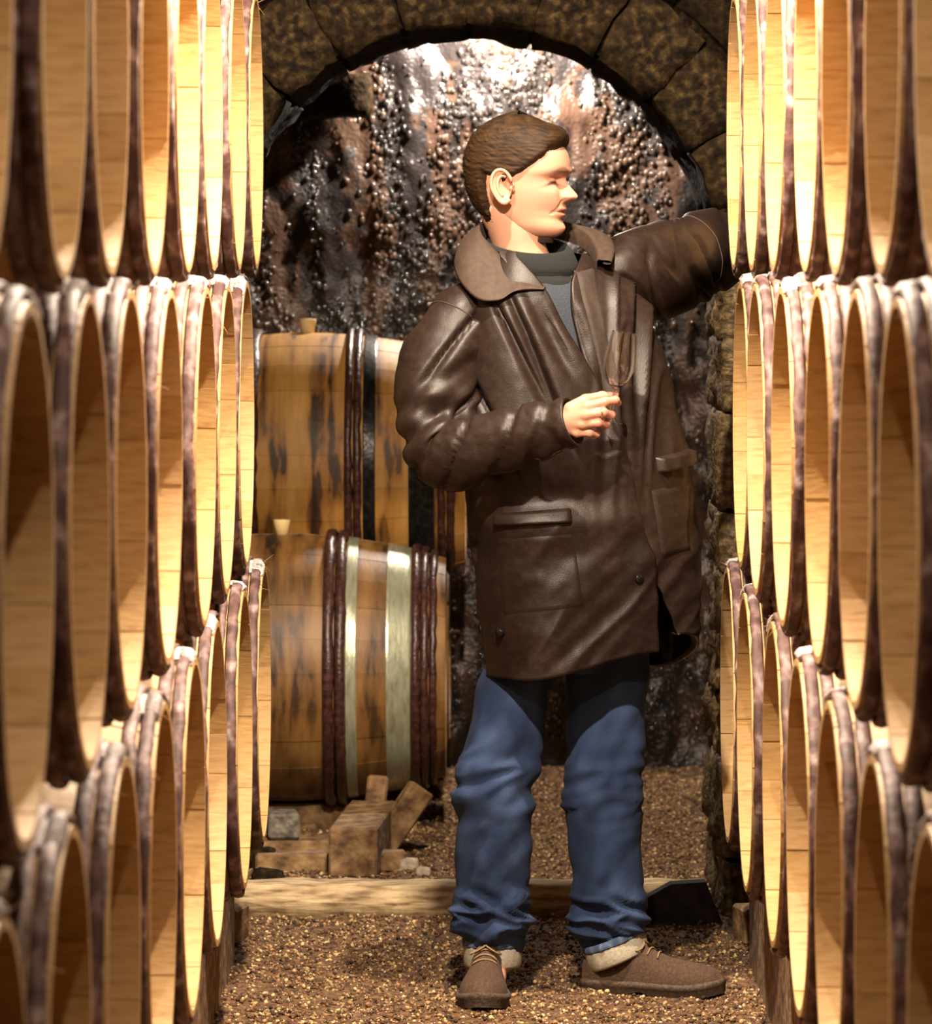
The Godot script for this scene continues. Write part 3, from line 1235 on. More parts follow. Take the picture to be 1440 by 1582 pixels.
# ---- torso: rings by height; each is an oval turned with the chest
const CHEST := 0.50   # how far the chest is turned from the lens towards the jamb, radians
var tc := [[365.0, 812.0], [395.0, 822.0], [430.0, 838.0], [480.0, 848.0], [600.0, 864.0], [700.0, 884.0], [800.0, 900.0], [900.0, 908.0], [1000.0, 914.0], [1060.0, 916.0]]
var tw := [[365.0, 0.062], [385.0, 0.1], [405.0, 0.135], [440.0, 0.185], [480.0, 0.21], [600.0, 0.228], [700.0, 0.24], [800.0, 0.243], [900.0, 0.236], [1000.0, 0.226], [1060.0, 0.222]]
var td := [[365.0, 0.06], [385.0, 0.085], [405.0, 0.105], [440.0, 0.13], [480.0, 0.15], [600.0, 0.168], [700.0, 0.172], [800.0, 0.17], [900.0, 0.168], [1000.0, 0.165], [1060.0, 0.165]]

# the point of the torso at photo height py and angle a (0 front, PI/2 his right, PI back), grown by g
func torso(py: float, a: float, g := 0.0) -> Vector3:
	var d := 8.92
	var c := w(tab(tc, py), py, d)
	var f := Vector3(sin(CHEST), 0, cos(CHEST))
	var r := Vector3(-cos(CHEST), 0, sin(CHEST))
	var ca := cos(a)
	var sa := sin(a)
	var n := 2.5
	var l := pow(pow(absf(ca), n) + pow(absf(sa), n), -1.0 / n)
	return c + r * sa * l * (tab(tw, py) + g) + f * ca * l * (tab(td, py) + g)

# angle on the front of the torso whose point shows at photo column px
func torso_angle(py: float, px: float, g := 0.0) -> float:
	var lo := -1.9
	var hi := 1.3
	for k in 30:
		var m := (lo + hi) * 0.5
		var p := torso(py, m, g) + PB
		var x := CX + F * p.x / -p.z
		if x > px:
			lo = m
		else:
			hi = m
	return (lo + hi) * 0.5

func column(p: Vector3) -> float:
	return CX + F * (p.x + PB.x) / -(p.z + PB.z)

func line_(p: Vector3) -> float:
	return CY - F * (p.y + PB.y - EYE) / -(p.z + PB.z)

var fn1: FastNoiseLite
var fn2: FastNoiseLite

# folds of the leather on the body, read at the photo column and line of a point
func coat_fold(px: float, py: float) -> float:
	var v := 0.0
	# slanting pulls from the shoulder over the chest
	var wa := smoothstep(940.0, 860.0, px) * smoothstep(430.0, 500.0, py) * smoothstep(760.0, 680.0, py)
	var c := px * 0.9 - py * 0.42
	var l := px * 0.42 + py * 0.9
	v += wa * (0.022 * crease(fn1.get_noise_2d(c * 0.0100, l * 0.0013), 0.16) - 0.016)
	# long drapes under the raised shoulder
	var wb := smoothstep(905.0, 940.0, px) * smoothstep(345.0, 380.0, py) * smoothstep(860.0, 560.0, py)
	v += wb * (0.022 * ridge(fn1.get_noise_2d(px * 0.018 + 50.0, py * 0.0014 + px * 0.0006)) - 0.006)
	# skirt
	var wc := smoothstep(760.0, 860.0, py)
	v += wc * 0.012 * fn2.get_noise_2d(px * 0.006 + py * 0.004, py * 0.005 - px * 0.002)
	v += wc * 0.006 * ridge(fn1.get_noise_2d((px + py * 0.9) * 0.010 + 20.0, (py - px) * 0.002))
	# slack at the waist
	v += 0.012 * bump(px, py, 830.0, 800.0, 130.0, 22.0) - 0.012 * bump(px, py, 820.0, 765.0, 120.0, 26.0)
	v += 0.002 * fn2.get_noise_2d(px * 0.012, py * 0.012)
	return v

func coat_mesh() -> SurfaceTool:
	var st := begin()
	var right_edge := [[395.0, 800.0], [440.0, 838.0], [500.0, 872.0], [560.0, 905.0], [640.0, 942.0], [700.0, 962.0], [800.0, 985.0], [870.0, 1003.0], [1000.0, 1012.0], [1040.0, 1014.0]]
	var left_edge := [[395.0, 900.0], [440.0, 884.0], [520.0, 897.0], [600.0, 920.0], [680.0, 956.0], [800.0, 985.0], [870.0, 1004.0], [975.0, 1046.0], [1040.0, 1060.0]]
	var rows := []
	var around := 270
	var nr := 130
	var edge0 := []
	var edge1 := []
	for k in 340:
		var yy := 384.0 + 2.0 * k
		edge0.append(torso_angle(yy, tab(right_edge, yy)))
		edge1.append(torso_angle(yy, tab(left_edge, yy)))
	for i in nr + 3:
		var u := minf(float(i) / nr, 1.0)
		var r := []
		for j in around + 1:
			# the hem runs up towards the raised arm; heights differ round the ring
			var s := float(j) / around
			var hem := lerpf(1040.0, 1000.0, smoothstep(0.22, 0.0, s))
			hem = lerpf(hem, 976.0, smoothstep(0.75, 1.0, s))
			var py := lerpf(388.0, hem, u)
			var ei := int((py - 384.0) / 2.0)
			var ef := (py - 384.0) / 2.0 - ei
			var a0 := lerpf(edge0[ei], edge0[ei + 1], ef)
			var a1 := lerpf(edge1[ei], edge1[ei + 1], ef)
			var a := lerpf(a0, a1 + TAU, s)
			var p := torso(py, a)
			var px := column(p)
			var g := coat_fold(px, py) if cos(a) > -0.3 else 0.006 * fn2.get_noise_2d(a * 3.0, py * 0.01)
			# the right front laps over the left one
			g += 0.014 * smoothstep(0.12, 0.0, s)
			# hem turned in, and the edges turned in
			if i > nr:
				g -= 0.008 * (i - nr)
				py -= 3.0 * (i - nr - 1)
			r.append(torso(py, a, g))
		# thickness of the two front edges
		var first: Vector3 = r[0]
		var last: Vector3 = r[-1]
		var inward: Vector3 = (torso(lerpf(388.0, 1010.0, u), PI) - torso(lerpf(388.0, 1010.0, u), 0.0)).normalized()
		r.push_front(first + inward * 0.007)
		r.push_front(first + inward * 0.009 + (r[3] - first).normalized() * 0.03)
		r.push_back(last + inward * 0.007)
		r.push_back(last + inward * 0.009 + (r[-3] - last).normalized() * 0.03)
		rows.append(r)
	grid(st, rows, false, [], true)
	return finish(st)

func build_person() -> void:
	fn1 = fbm(301, 1.0, 2)
	fn2 = fbm(302, 1.0, 3)
	var o := thing("person", "man in brown leather coat and blue jeans, head turned aside, holding a wine glass", "person", PB)
	build_body(o)
	build_coat(o)
	build_jeans(o)
	build_shoes(o)
	# ring on the middle finger
	var ra := hp(930, 637.2, -0.0098)
	var rb := hp(933, 637.0, -0.0098)
	var st := begin()
	var dirn := (rb - ra).normalized()
	var side := dirn.cross(Vector3.UP).normalized()
	var upn := side.cross(dirn)
	var rows := []
	for k in 25:
		var a := TAU * k / 24
		var r := []
		for j in 8:
			var b := TAU * j / 8
			r.append(ra + (side * cos(a) + upn * sin(a)) * (0.0098 + 0.0011 * cos(b)) + dirn * 0.0022 * sin(b))
		rows.append(r)
	grid(st, rows, true)
	var fr := obj("finger_ring", finish(st), M.silver, o)
	fr.set_meta("label", "silver ring on a finger of the hand with the glass")

# ---- skin
const SKIN := Color(0.455, 0.238, 0.160)

func head_basis() -> Transform3D:
	var yaw := deg_to_rad(74.0)
	var b := Basis(Vector3.UP, yaw) * Basis(Vector3.RIGHT, deg_to_rad(3.0))
	return Transform3D(b.scaled_local(Vector3(1.0, 1.0, 1.06)), w(808.0, 276.0, 8.93))

var h_w := [[-0.122, 0.012], [-0.116, 0.03], [-0.105, 0.044], [-0.085, 0.054], [-0.06, 0.063], [-0.03, 0.071], [0.0, 0.075], [0.03, 0.077], [0.06, 0.073], [0.08, 0.066], [0.1, 0.051], [0.112, 0.034], [0.12, 0.012]]
var h_f := [[-0.122, 0.052], [-0.118, 0.07], [-0.11, 0.082], [-0.1, 0.0865], [-0.09, 0.0855], [-0.08, 0.083], [-0.07, 0.085], [-0.05, 0.087], [-0.03, 0.084], [-0.01, 0.082], [0.004, 0.085], [0.014, 0.092], [0.024, 0.0935], [0.045, 0.090], [0.065, 0.081], [0.085, 0.063], [0.1, 0.042], [0.112, 0.02], [0.12, 0.0]]
var h_b := [[-0.122, -0.01], [-0.11, -0.02], [-0.09, -0.045], [-0.06, -0.075], [-0.03, -0.09], [0.0, -0.098], [0.03, -0.101], [0.06, -0.094], [0.08, -0.082], [0.1, -0.058], [0.112, -0.035], [0.12, -0.01]]

var h_n := [[-0.052, 0.0], [-0.047, 0.002], [-0.043, 0.009], [-0.039, 0.019], [-0.035, 0.0265], [-0.031, 0.0285], [-0.026, 0.0268], [-0.02, 0.0220], [-0.01, 0.0135], [0.0, 0.0055], [0.008, 0.001], [0.012, 0.0]]

# a point of the head at height y and angle a (0 ahead); x is towards his left
func head_point(y: float, a: float) -> Vector3:
	var zf := tab(h_f, y)
	var zb := tab(h_b, y)
	var hw := tab(h_w, y)
	var zc := (zf + zb) * 0.5 - 0.008
	var c := cos(a)
	var s := sin(a)
	var n := 2.35
	var l := pow(pow(absf(c), n) + pow(absf(s), n), -1.0 / n)
	var z := zc + c * l * ((zf - zc) if c > 0 else (zc - zb))
	var x := s * l * hw
	if c > 0.0 and y < 0.02:
		x *= 1.0 - 0.10 * smoothstep(0.02, -0.09, y) * c
	if c > 0.0:
		var ax := absf(x)
		# brow, socket, lid, cheekbone
		z += 0.005 * bump(ax, y, 0.026, 0.019, 0.02, 0.007)
		z -= 0.014 * bump(ax, y, 0.030, 0.002, 0.018, 0.012)
		z += 0.0085 * bump(ax, y, 0.032, -0.002, 0.0115, 0.007) - 0.0018 * bump(ax, y, 0.032, -0.0055, 0.012, 0.0012) - 0.0015 * bump(ax, y, 0.032, 0.0045, 0.013, 0.0015)
		z -= 0.004 * bump(ax, y, 0.016, -0.002, 0.007, 0.016)
		z += 0.006 * bump(ax, y, 0.045, -0.026, 0.018, 0.014)
		z -= 0.005 * bump(ax, y, 0.045, -0.062, 0.016, 0.02)
		# nose: bridge, tip, wings
		var t := clampf(-(y - 0.008) / 0.036, 0.0, 1.0)
		if y < 0.012 and y > -0.052:
			var hgt := tab(h_n, y)
			z += hgt * exp(-pow(ax / lerpf(0.0085, 0.0125, t), 2.0))
			z += 0.012 * bump(ax, y, 0.014, -0.033, 0.0065, 0.007)
		# lips and chin
		z += 0.0045 * bump(ax, y, 0.0, -0.0585, 0.02, 0.0045) + 0.0045 * bump(ax, y, 0.0, -0.0715, 0.019, 0.0055)
		z -= 0.0035 * bump(ax, y, 0.0, -0.065, 0.026, 0.0022)
		z -= 0.002 * bump(ax, y, 0.0, -0.082, 0.016, 0.006)
		z += 0.004 * bump(ax, y, 0.0, -0.099, 0.017, 0.011)
		# fold from the wing of the nose to the corner of the mouth
		var fx := 0.017 + (-0.040 - y) * 0.55
		if y < -0.036 and y > -0.072:
			z -= 0.0028 * exp(-pow((ax - fx) / 0.0032, 2.0))
		z += 0.004 * bump(ax, y, 0.038, -0.045, 0.014, 0.016)
	return Vector3(x, y, z)

func skin_colour(p: Vector3) -> Color:
	var c := SKIN
	if p.z > 0.0:
		var ax := absf(p.x)
		var red := 0.5 * bump(ax, p.y, 0.045, -0.035, 0.022, 0.018) + 0.55 * bump(ax, p.y, 0.0, -0.034, 0.013, 0.012)
		c = c.lerp(Color(0.66, 0.24, 0.17), clampf(red, 0.0, 0.6))
		var lip := maxf(bump(ax, p.y, 0.0, -0.0595, 0.021, 0.0045), bump(ax, p.y, 0.0, -0.070, 0.02, 0.0045))
		c = c.lerp(Color(0.46, 0.15, 0.12), clampf(lip * 0.9, 0.0, 0.75))
		c = c.lerp(Color(0.14, 0.035, 0.03), clampf(1.3 * bump(ax, p.y, 0.0, -0.0648, 0.024, 0.0016), 0.0, 0.9))
		# eyebrow, lashes
		var brow := bump(ax, p.y - 0.004 * (1.0 - pow((ax - 0.03) / 0.02, 2.0)), 0.032, 0.0180, 0.021, 0.0070)
		c = c.lerp(Color(0.07, 0.035, 0.02), clampf(brow * 1.3, 0.0, 0.88))
		var lash := bump(ax, p.y + 0.0022 * pow((ax - 0.031) / 0.012, 2.0), 0.034, -0.0050, 0.0170, 0.0031)
		c = c.lerp(Color(0.035, 0.018, 0.014), clampf(lash * 1.8, 0.0, 0.96))
	return c

func build_body(o: Node3D) -> void:
	var st := begin()
	var hb := head_basis()
	var rows := []
	var cols := []
	var ny := 170
	var na := 150
	for i in ny + 1:
		var y := lerpf(0.12, -0.122, float(i) / ny)
		var r := []
		var c := []
		for j in na:
			# finer steps on the face
			var t := float(j) / na * 2.0 - 1.0
			var a := PI * t * (0.55 + 0.45 * t * t)
			var p := head_point(y, a)
			r.append(hb * p)
			c.append(skin_colour(p))
		rows.append(r)
		cols.append(c)
	grid(st, rows, true, cols, true)
	fan(st, rows[0], hb * Vector3(0, 0.1205, -0.005), false, SKIN, true)
	fan(st, rows[-1], hb * Vector3(0, -0.1225, 0.02), true, SKIN, true)
	for side in [-1.0, 1.0]:
		ear(st, hb, side)
	var col := func(_p: Vector3) -> Color: return SKIN
	# trunk, limbs and neck under the clothes
	var hip_r := w(845.0, 985.0, 8.93)
	var hip_l := w(950.0, 985.0, 8.99)
	var knee_r := w(766.0, 1225.0, 8.88)
	var knee_l := w(932.0, 1235.0, 8.95)
	var ank_r := w(762.0, 1480.0, 8.93)
	var ank_l := w(938.0, 1480.0, 8.96)
	var chest := w(850.0, 520.0, 8.93)
	var neck0 := w(815.0, 425.0, 8.94)
	var caps := [
		[neck0, hb * Vector3(0, -0.06, -0.03), 0.056, 0.052],
		[hb * Vector3(0, -0.09, 0.01), hb * Vector3(0, -0.06, -0.03), 0.04, 0.05],
		[neck0, chest, 0.045, 0.1], [chest, w(895.0, 800.0, 8.93), 0.12, 0.11], [w(895.0, 800.0, 8.93), w(900.0, 930.0, 8.94), 0.1, 0.09],
		[neck0, w(735.0, 495.0, 8.84), 0.04, 0.04], [neck0, w(945.0, 460.0, 9.0), 0.02, 0.03],
		[w(735.0, 495.0, 8.84), elbow_r(), 0.04, 0.035], [elbow_r(), wrist_r(), 0.04, 0.027],
		[w(945.0, 450.0, 9.0), elbow_l(), 0.035, 0.035], [elbow_l(), wrist_l(), 0.04, 0.027],
		[hip_r, knee_r, 0.04, 0.04], [knee_r, ank_r, 0.045, 0.034], [hip_l, knee_l, 0.04, 0.04], [knee_l, ank_l, 0.045, 0.034],
		[ank_r, ank_r + Vector3(0, -0.045, 0.12), 0.034, 0.025], [ank_l, ank_l + Vector3(0.12, -0.045, 0.02), 0.034, 0.025],
	]
	nets(st, caps, 0.03, 0.014, col)
	nets(st, hand_right(), 0.0045, 0.003, hand_colour)
	nets(st, hand_left(), 0.006, 0.0035, col)
	var body := obj("body", finish(st), M.skin, o)
	body.set_meta("label", "face, neck and hands of the man")
	# hair
	var hs := begin()
	rows = []
	for i in 121:
		var y := lerpf(0.1195, -0.135, float(i) / 120)
		var r := []
		for j in 160:
			var a := TAU * j / 160 - PI
			var yy := maxf(y, -0.118)
			var p := head_point(yy, a)
			if y < -0.06:
				# the nape: hair hangs along the neck instead of following the jaw in
				p = p.lerp(Vector3(p.x, y, minf(p.z, -0.062 - 0.1 * (-0.06 - y) * -1.0)), smoothstep(2.2, 2.8, absf(a)))
			p.y = y
			var m := hair_mask(p, absf(a))
			var top := smoothstep(0.02, 0.1, y)
			var thick := 0.012 + 0.002 * top + 0.007 * smoothstep(1.6, 2.6, absf(a)) * smoothstep(-0.10, -0.02, y)
			thick += 0.012 * bump(p.z, y, 0.062, 0.092, 0.022, 0.02)
			var strand := 0.0022 * fn1.get_noise_2d(y * 170.0 + absf(a) * 4.0 + 3.0 * fn2.get_noise_2d(absf(a) * 1.5, y * 8.0), absf(a) * 1.5) + 0.0012 * fn2.get_noise_2d(y * 420.0, absf(a) * 3.0)
			var dirn := Vector3(p.x, (y - 0.0) * 0.9, p.z + 0.005).normalized()
			r.append(hb * (p + dirn * (m * (thick + strand) - (1.0 - m) * 0.006)))
		rows.append(r)
	grid(hs, rows, true, [], true)
	var crown := Vector3.ZERO
	for q in rows[0]:
		crown += q / rows[0].size()
	fan(hs, rows[0], crown + Vector3(0, 0.004, 0))
	var hair := obj("hair", finish(hs), M.hair, o)
	hair.set_meta("label", "brown hair combed back")

func hair_mask(p: Vector3, a: float) -> float:
	# a: 0 ahead, PI behind. the hairline climbs from the sideburn to the forehead and drops behind the ear
	var line := 0.0
	if a < 0.75:
		line = lerpf(0.072, 0.060, a / 0.75)
	elif a < 1.25:
		line = lerpf(0.060, 0.018, (a - 0.75) / 0.5)
	elif a < 1.62:
		line = lerpf(0.018, -0.012, (a - 1.25) / 0.37)
	elif a < 2.05:
		line = lerpf(-0.002, 0.004, (a - 1.62) / 0.43)
	elif a < 2.35:
		line = lerpf(0.004, -0.105, (a - 2.05) / 0.3)
	else:
		line = -0.115
	line += 0.003 * fn2.get_noise_2d(a * 14.0, 2.0)
	return smoothstep(line - 0.006, line + 0.010, p.y)

func ear(st: SurfaceTool, hb: Transform3D, side: float) -> void:
	var c := Vector3(side * 0.078, -0.018, -0.012)
	var out := Vector3(side, 0, -0.35).normalized()
	var back := Vector3(side * 0.35, -0.1, -1).normalized()
	var up := Vector3(0, 1, -0.18).normalized()
	# bowl
	var rows := []
	for i in 7:
		var f := i / 6.0
		var r := []
		for k in 24:
			var a := TAU * k / 24
			var lobe := 1.0 - 0.25 * maxf(0.0, -sin(a))
			var e := back * cos(a) * 0.0205 * lobe + up * sin(a) * 0.034
			r.append(hb * (c + e * f + out * (0.004 + 0.012 * f * f - 0.016 * (1.0 - f) * (1.0 - f))))
		rows.append(r)
	var cols := []
	for i in 7:
		var cc := []
		for k in 24:
			cc.append(SKIN.lerp(Color(0.40, 0.15, 0.10), 0.5 * (1.0 - i / 6.0)))
		cols.append(cc)
	grid(st, rows, true, cols)
	# rim: from the front root up, over and down to the lobe
	var pts := []
	var rr := []
	for k in 22:
		var a := deg_to_rad(lerpf(165.0, -130.0, k / 21.0))
		var lobe := 1.0 - 0.25 * maxf(0.0, -sin(a))
		pts.append(hb * (c + back * cos(a) * 0.021 * lobe + up * sin(a) * 0.0345 + out * 0.0155))
		rr.append(lerpf(0.0034, 0.0058, smoothstep(14.0, 19.0, float(k))))
	var before := st
	st.set_color(SKIN.lerp(Color(0.6, 0.22, 0.16), 0.35))
	tube_into(before, pts, rr, 8)
	# back shell that joins the ear to the head
	rows = []
	for i in 5:
		var f := i / 4.0
		var r := []
		for k in 24:
			var a := TAU * k / 24
			var lobe := 1.0 - 0.25 * maxf(0.0, -sin(a))
			var e := back * cos(a) * 0.021 * lobe + up * sin(a) * 0.0345
			r.append(hb * (c + e * lerpf(1.0, 0.55, f) + out * lerpf(0.0155, -0.008, f)))
		rows.append(r)
	st.set_color(SKIN)
	grid(st, rows, true)
	# inner fold
	pts = []
	rr = []
	for k in 12:
		var a := deg_to_rad(lerpf(120.0, -70.0, k / 11.0))
		pts.append(hb * (c + back * cos(a) * 0.0125 + up * sin(a) * 0.022 + out * 0.0085))
		rr.append(0.0034)
	st.set_color(SKIN)
	tube_into(st, pts, rr, 7)
	# tragus
	st.set_color(SKIN)
	tube_into(st, [hb * (c - back * 0.017 + up * 0.006 + out * 0.004), hb * (c - back * 0.0135 - up * 0.004 + out * 0.009), hb * (c - back * 0.0165 - up * 0.012 + out * 0.004)], [0.003, 0.0045, 0.003], 7)

# ---- hands
func elbow_r() -> Vector3: return w(668.0, 700.0, 8.74)
func wrist_r() -> Vector3: return w(872.0, 652.0, 8.60)
func elbow_l() -> Vector3: return w(1085.0, 400.0, 9.46)
func wrist_l() -> Vector3: return w(1155.0, 372.0, 9.76)

func hp(px: float, py: float, back: float) -> Vector3:
	return w(px, py, 8.575 + back)

func hand_right() -> Array:
	# seen from its back: fingers stacked, bent round the stem, thumb on top
	var caps := []
	var wr := wrist_r()
	# fan of the palm
	caps.append([wr, hp(906, 628, -0.004), 0.025, 0.0125])
	caps.append([wr, hp(904, 641, -0.008), 0.025, 0.0125])
	caps.append([wr, hp(899, 655, -0.004), 0.025, 0.0118])
	caps.append([wr, hp(891, 668, 0.004), 0.024, 0.0105])
	caps.append([hp(878, 645, 0.02), hp(900, 640, 0.02), 0.021, 0.014])
	# index: long, along the top to the stem
	caps.append([hp(906, 628, -0.004), hp(934, 621, -0.006), 0.0105, 0.0092])
	caps.append([hp(934, 621, -0.006), hp(951, 618, 0.006), 0.0090, 0.0080])
	caps.append([hp(951, 618, 0.006), hp(956, 623, 0.021), 0.0078, 0.0066])
	# middle: with the ring
	caps.append([hp(904, 641, -0.008), hp(932, 637, -0.010), 0.0102, 0.0092])
	caps.append([hp(932, 637, -0.010), hp(945, 641, 0.010), 0.0090, 0.0080])
	caps.append([hp(945, 641, 0.010), hp(934, 645, 0.026), 0.0078, 0.0066])
	# third
	caps.append([hp(899, 655, -0.004), hp(924, 653, -0.006), 0.0098, 0.0088])
	caps.append([hp(924, 653, -0.006), hp(937, 656, 0.013), 0.0086, 0.0076])
	caps.append([hp(937, 656, 0.013), hp(925, 659, 0.027), 0.0074, 0.0062])
	# little finger
	caps.append([hp(891, 668, 0.004), hp(911, 669, 0.002), 0.0086, 0.0076])
	caps.append([hp(911, 669, 0.002), hp(922, 671, 0.016), 0.0074, 0.0066])
	caps.append([hp(922, 671, 0.016), hp(913, 673, 0.027), 0.0064, 0.0055])
	# thumb: leaves the upper side of the palm, runs behind the index to the stem
	caps.append([hp(882, 632, 0.012), hp(905, 618, 0.020), 0.0150, 0.0118])
	caps.append([hp(905, 618, 0.020), hp(930, 612, 0.026), 0.0112, 0.0095])
	caps.append([hp(930, 612, 0.026), hp(951, 611, 0.024), 0.0094, 0.0072])
	return caps

func hand_colour(p: Vector3) -> Color:
	return SKIN.lerp(Color(0.60, 0.24, 0.17), 0.45 * smoothstep(0.088, 0.146, p.x))

func hand_left() -> Array:
	# flat against the masonry beyond the barrels
	var wr := wrist_l()
	var f := Vector3(0.75, 0.35, -0.56).normalized()
	var up := Vector3(-0.3, 0.93, 0.2).normalized()
	var n := f.cross(up)
	var caps := []
	for k in 4:
		var k0: Vector3 = wr + f * (0.085 - 0.006 * absf(k - 1.2)) + up * (0.03 - 0.02 * k)
		caps.append([wr, k0, 0.024, 0.012])
		var ln: float = [0.07, 0.08, 0.074, 0.058][k]
		var e1 := k0 + f * ln * 0.5 + up * (0.004 - 0.004 * k) + n * 0.006
		caps.append([k0, e1, 0.0098, 0.0088])
		caps.append([e1, e1 + f * ln * 0.28 - n * 0.004, 0.0086, 0.0078])
		caps.append([e1 + f * ln * 0.28 - n * 0.004, e1 + f * ln * 0.5 - n * 0.01, 0.0076, 0.0064])
	var t0 := wr + f * 0.02 + up * 0.02
	caps.append([t0, wr + f * 0.05 + up * 0.055, 0.016, 0.0115])
	caps.append([wr + f * 0.05 + up * 0.055, wr + f * 0.085 + up * 0.07, 0.011, 0.0085])
	return caps

# ---- coat
func build_coat(o: Node3D) -> void:
	# roll neck and front of the sweater
	var sw := begin()
	var rows := []
	for i in 40:
		var py := lerpf(392.0, 830.0, i / 39.0)
		var r := []
		for j in 64:
			r.append(torso(py, TAU * j / 64, lerpf(-0.065, -0.022, smoothstep(398.0, 462.0, py)) + 0.002 * fn2.get_noise_2d(j * 0.9, py * 0.05)))
		rows.append(r)
	grid(sw, rows, true, [], true)
	var sweater := obj("sweater", finish(sw), M.knit, o)
	sweater.set_meta("label", "grey blue sweater under the open coat")
	var nk := begin()
	rows = []
	var hb := head_basis()
	var n0 := w(826.0, 440.0, 8.92)
	var n1 := w(816.0, 378.0, 8.925)
	var prof := [[-0.75, 0.096], [-0.45, 0.100], [-0.15, 0.104], [0.05, 0.105], [0.2, 0.101], [0.28, 0.094], [0.34, 0.093], [0.42, 0.0985], [0.6, 0.0985], [0.8, 0.0955], [0.94, 0.0915], [1.02, 0.086], [1.02, 0.080], [0.94, 0.075], [0.5, 0.068]]
	for q in prof:
		var r := []
		for j in 48:
			var a := TAU * j / 48
			var c := n0.lerp(n1, q[0])
			# the roll dips in front of the throat and stands higher at the nape
			var e := Vector3(cos(a), 0, sin(a))
			var tilt: float = -0.26 * e.dot(Vector3(0.35, 0, 0.9)) * q[1] * clampf(q[0], 0.0, 1.0)
			var rr: float = q[1] * (1.0 + 0.02 * fn2.get_noise_2d(cos(a) * 3.0, sin(a) * 3.0 + q[0] * 4.0))
			r.append(c + e * rr + Vector3(0, tilt, 0))
		rows.append(r)
	grid(nk, rows, true, [], false)
	var neck := obj("roll_neck", finish(nk), M.knit_neck, sweater)
	neck.set_meta("label", "dark grey rolled neck of the sweater")
	# body of the coat
	var coat := obj("coat", coat_mesh(), M.leather, o)
	coat.set_meta("label", "dark brown leather coat, unbuttoned")
	# sleeve with the glass
	var st := begin()
	var keys := [
		[w(744, 462, 8.86), 0.06, 0.05], [w(715, 492, 8.84), 0.082, 0.072], [w(692, 540, 8.82), 0.088, 0.084], [w(681, 600, 8.79), 0.088, 0.088], [w(676, 660, 8.76), 0.080, 0.080],
		[w(690, 703, 8.73), 0.073, 0.066], [w(730, 697, 8.69), 0.066, 0.059], [w(790, 678, 8.65), 0.060, 0.055], [w(840, 664, 8.62), 0.055, 0.052], [w(885, 651, 8.595), 0.050, 0.049]]
	var push := func(u: float, a: float, p: Vector3) -> float:
		var px := column(p)
		var py := line_(p)
		var v := 0.0
		if u < 0.55:
			var k := smoothstep(0.03, 0.12, u) * smoothstep(0.62, 0.5, u)
			var c := px * 0.75 + py * 0.66
			var l := px * 0.66 - py * 0.75
			v += k * (0.020 * crease(fn1.get_noise_2d(c * 0.0085 + 7.0, l * 0.0018), 0.15) - 0.012)
			v -= k * 0.022 * bump(px, py, 700.0, 632.0, 60.0, 15.0)
			v += k * 0.010 * bump(px, py, 668.0, 606.0, 30.0, 16.0)
		else:
			var k := smoothstep(0.5, 0.62, u) * smoothstep(1.0, 0.93, u)
			v += k * (0.011 * crease(fn1.get_noise_2d((px + (py - 660.0) * 0.35) * 0.0125 + 30.0, py * 0.003), 0.17) - 0.006)
			v += k * 0.0012 * fn2.get_noise_2d(px * 0.05, py * 0.05)
		return v + 0.002 * fn2.get_noise_2d(px * 0.03, py * 0.03)
	var rs := cloth_tube(st, keys, 110, 72, push, null, Vector3(0, 0, 1))
	# the cuff turns in
	var tip: Array = rs[-1]
	var mid := Vector3.ZERO
	for p in tip:
		mid += p / tip.size()
	var back := (mid - wrist_r()).normalized() * 0.0
	var in1 := []
	var in2 := []
	for p in tip:
		in1.append(p + (mid - p) * 0.09 + back)
		in2.append(p + (mid - p) * 0.12 + (w(840, 664, 8.62) - mid).normalized() * 0.06)
	grid(st, [tip, in1, in2], true, [], true)
	stitch(coat, rs, 14, -1)
	stitch(coat, rs, 62, 29)
	var sl := obj("sleeve", finish(st), M.leather, coat)
	sl.set_meta("label", "sleeve bent at the elbow, wrinkled along the forearm")
	# seam along the forearm and the shoulder
	# raised sleeve
	st = begin()
	var keys2 := [
		[w(925, 420, 8.98), 0.05, 0.07], [w(958, 428, 9.0), 0.085, 0.075], [w(1000, 424, 9.09), 0.10, 0.085], [w(1045, 410, 9.28), 0.10, 0.085], [w(1090, 393, 9.5), 0.096, 0.072],
		[w(1125, 380, 9.66), 0.08, 0.065], [w(1152, 373, 9.755), 0.056, 0.056]]
	var push2 := func(u: float, a: float, p: Vector3) -> float:
		var px := column(p)
		var py := line_(p)
		var k := smoothstep(0.02, 0.12, u)
		return k * (0.010 * crease(fn1.get_noise_2d((px - (py - 400.0) * 0.5) * 0.011 + 11.0, (py + px * 0.4) * 0.0035), 0.14) - 0.006) + 0.0015 * fn2.get_noise_2d(px * 0.03, py * 0.03)
	var rs2 := cloth_tube(st, keys2, 90, 72, push2, null, Vector3(0, 1, 0))
	stitch(coat, rs2, 48, -1)
	var s2 := obj("sleeve", finish(st), M.leather, coat)
	s2.set_meta("label", "sleeve of the arm that leans on the masonry")
	build_collar(coat)
	build_pockets(coat)

# a line of thread: round ring number i of a sleeve, or along it from ring i at the place j
func stitch(coat: Node3D, rings: Array, i: int, j: int) -> void:
	var pts := []
	var rr := []
	if j < 0:
		for k in rings[i].size() + 1:
			pts.append(rings[i][k % rings[i].size()])
			rr.append(0.0016)
	else:
		for k in range(i, rings.size()):
			pts.append(rings[k][j])
			rr.append(0.0013)
	obj("seam", tube(pts, rr, 5), M.leather_suede, coat)

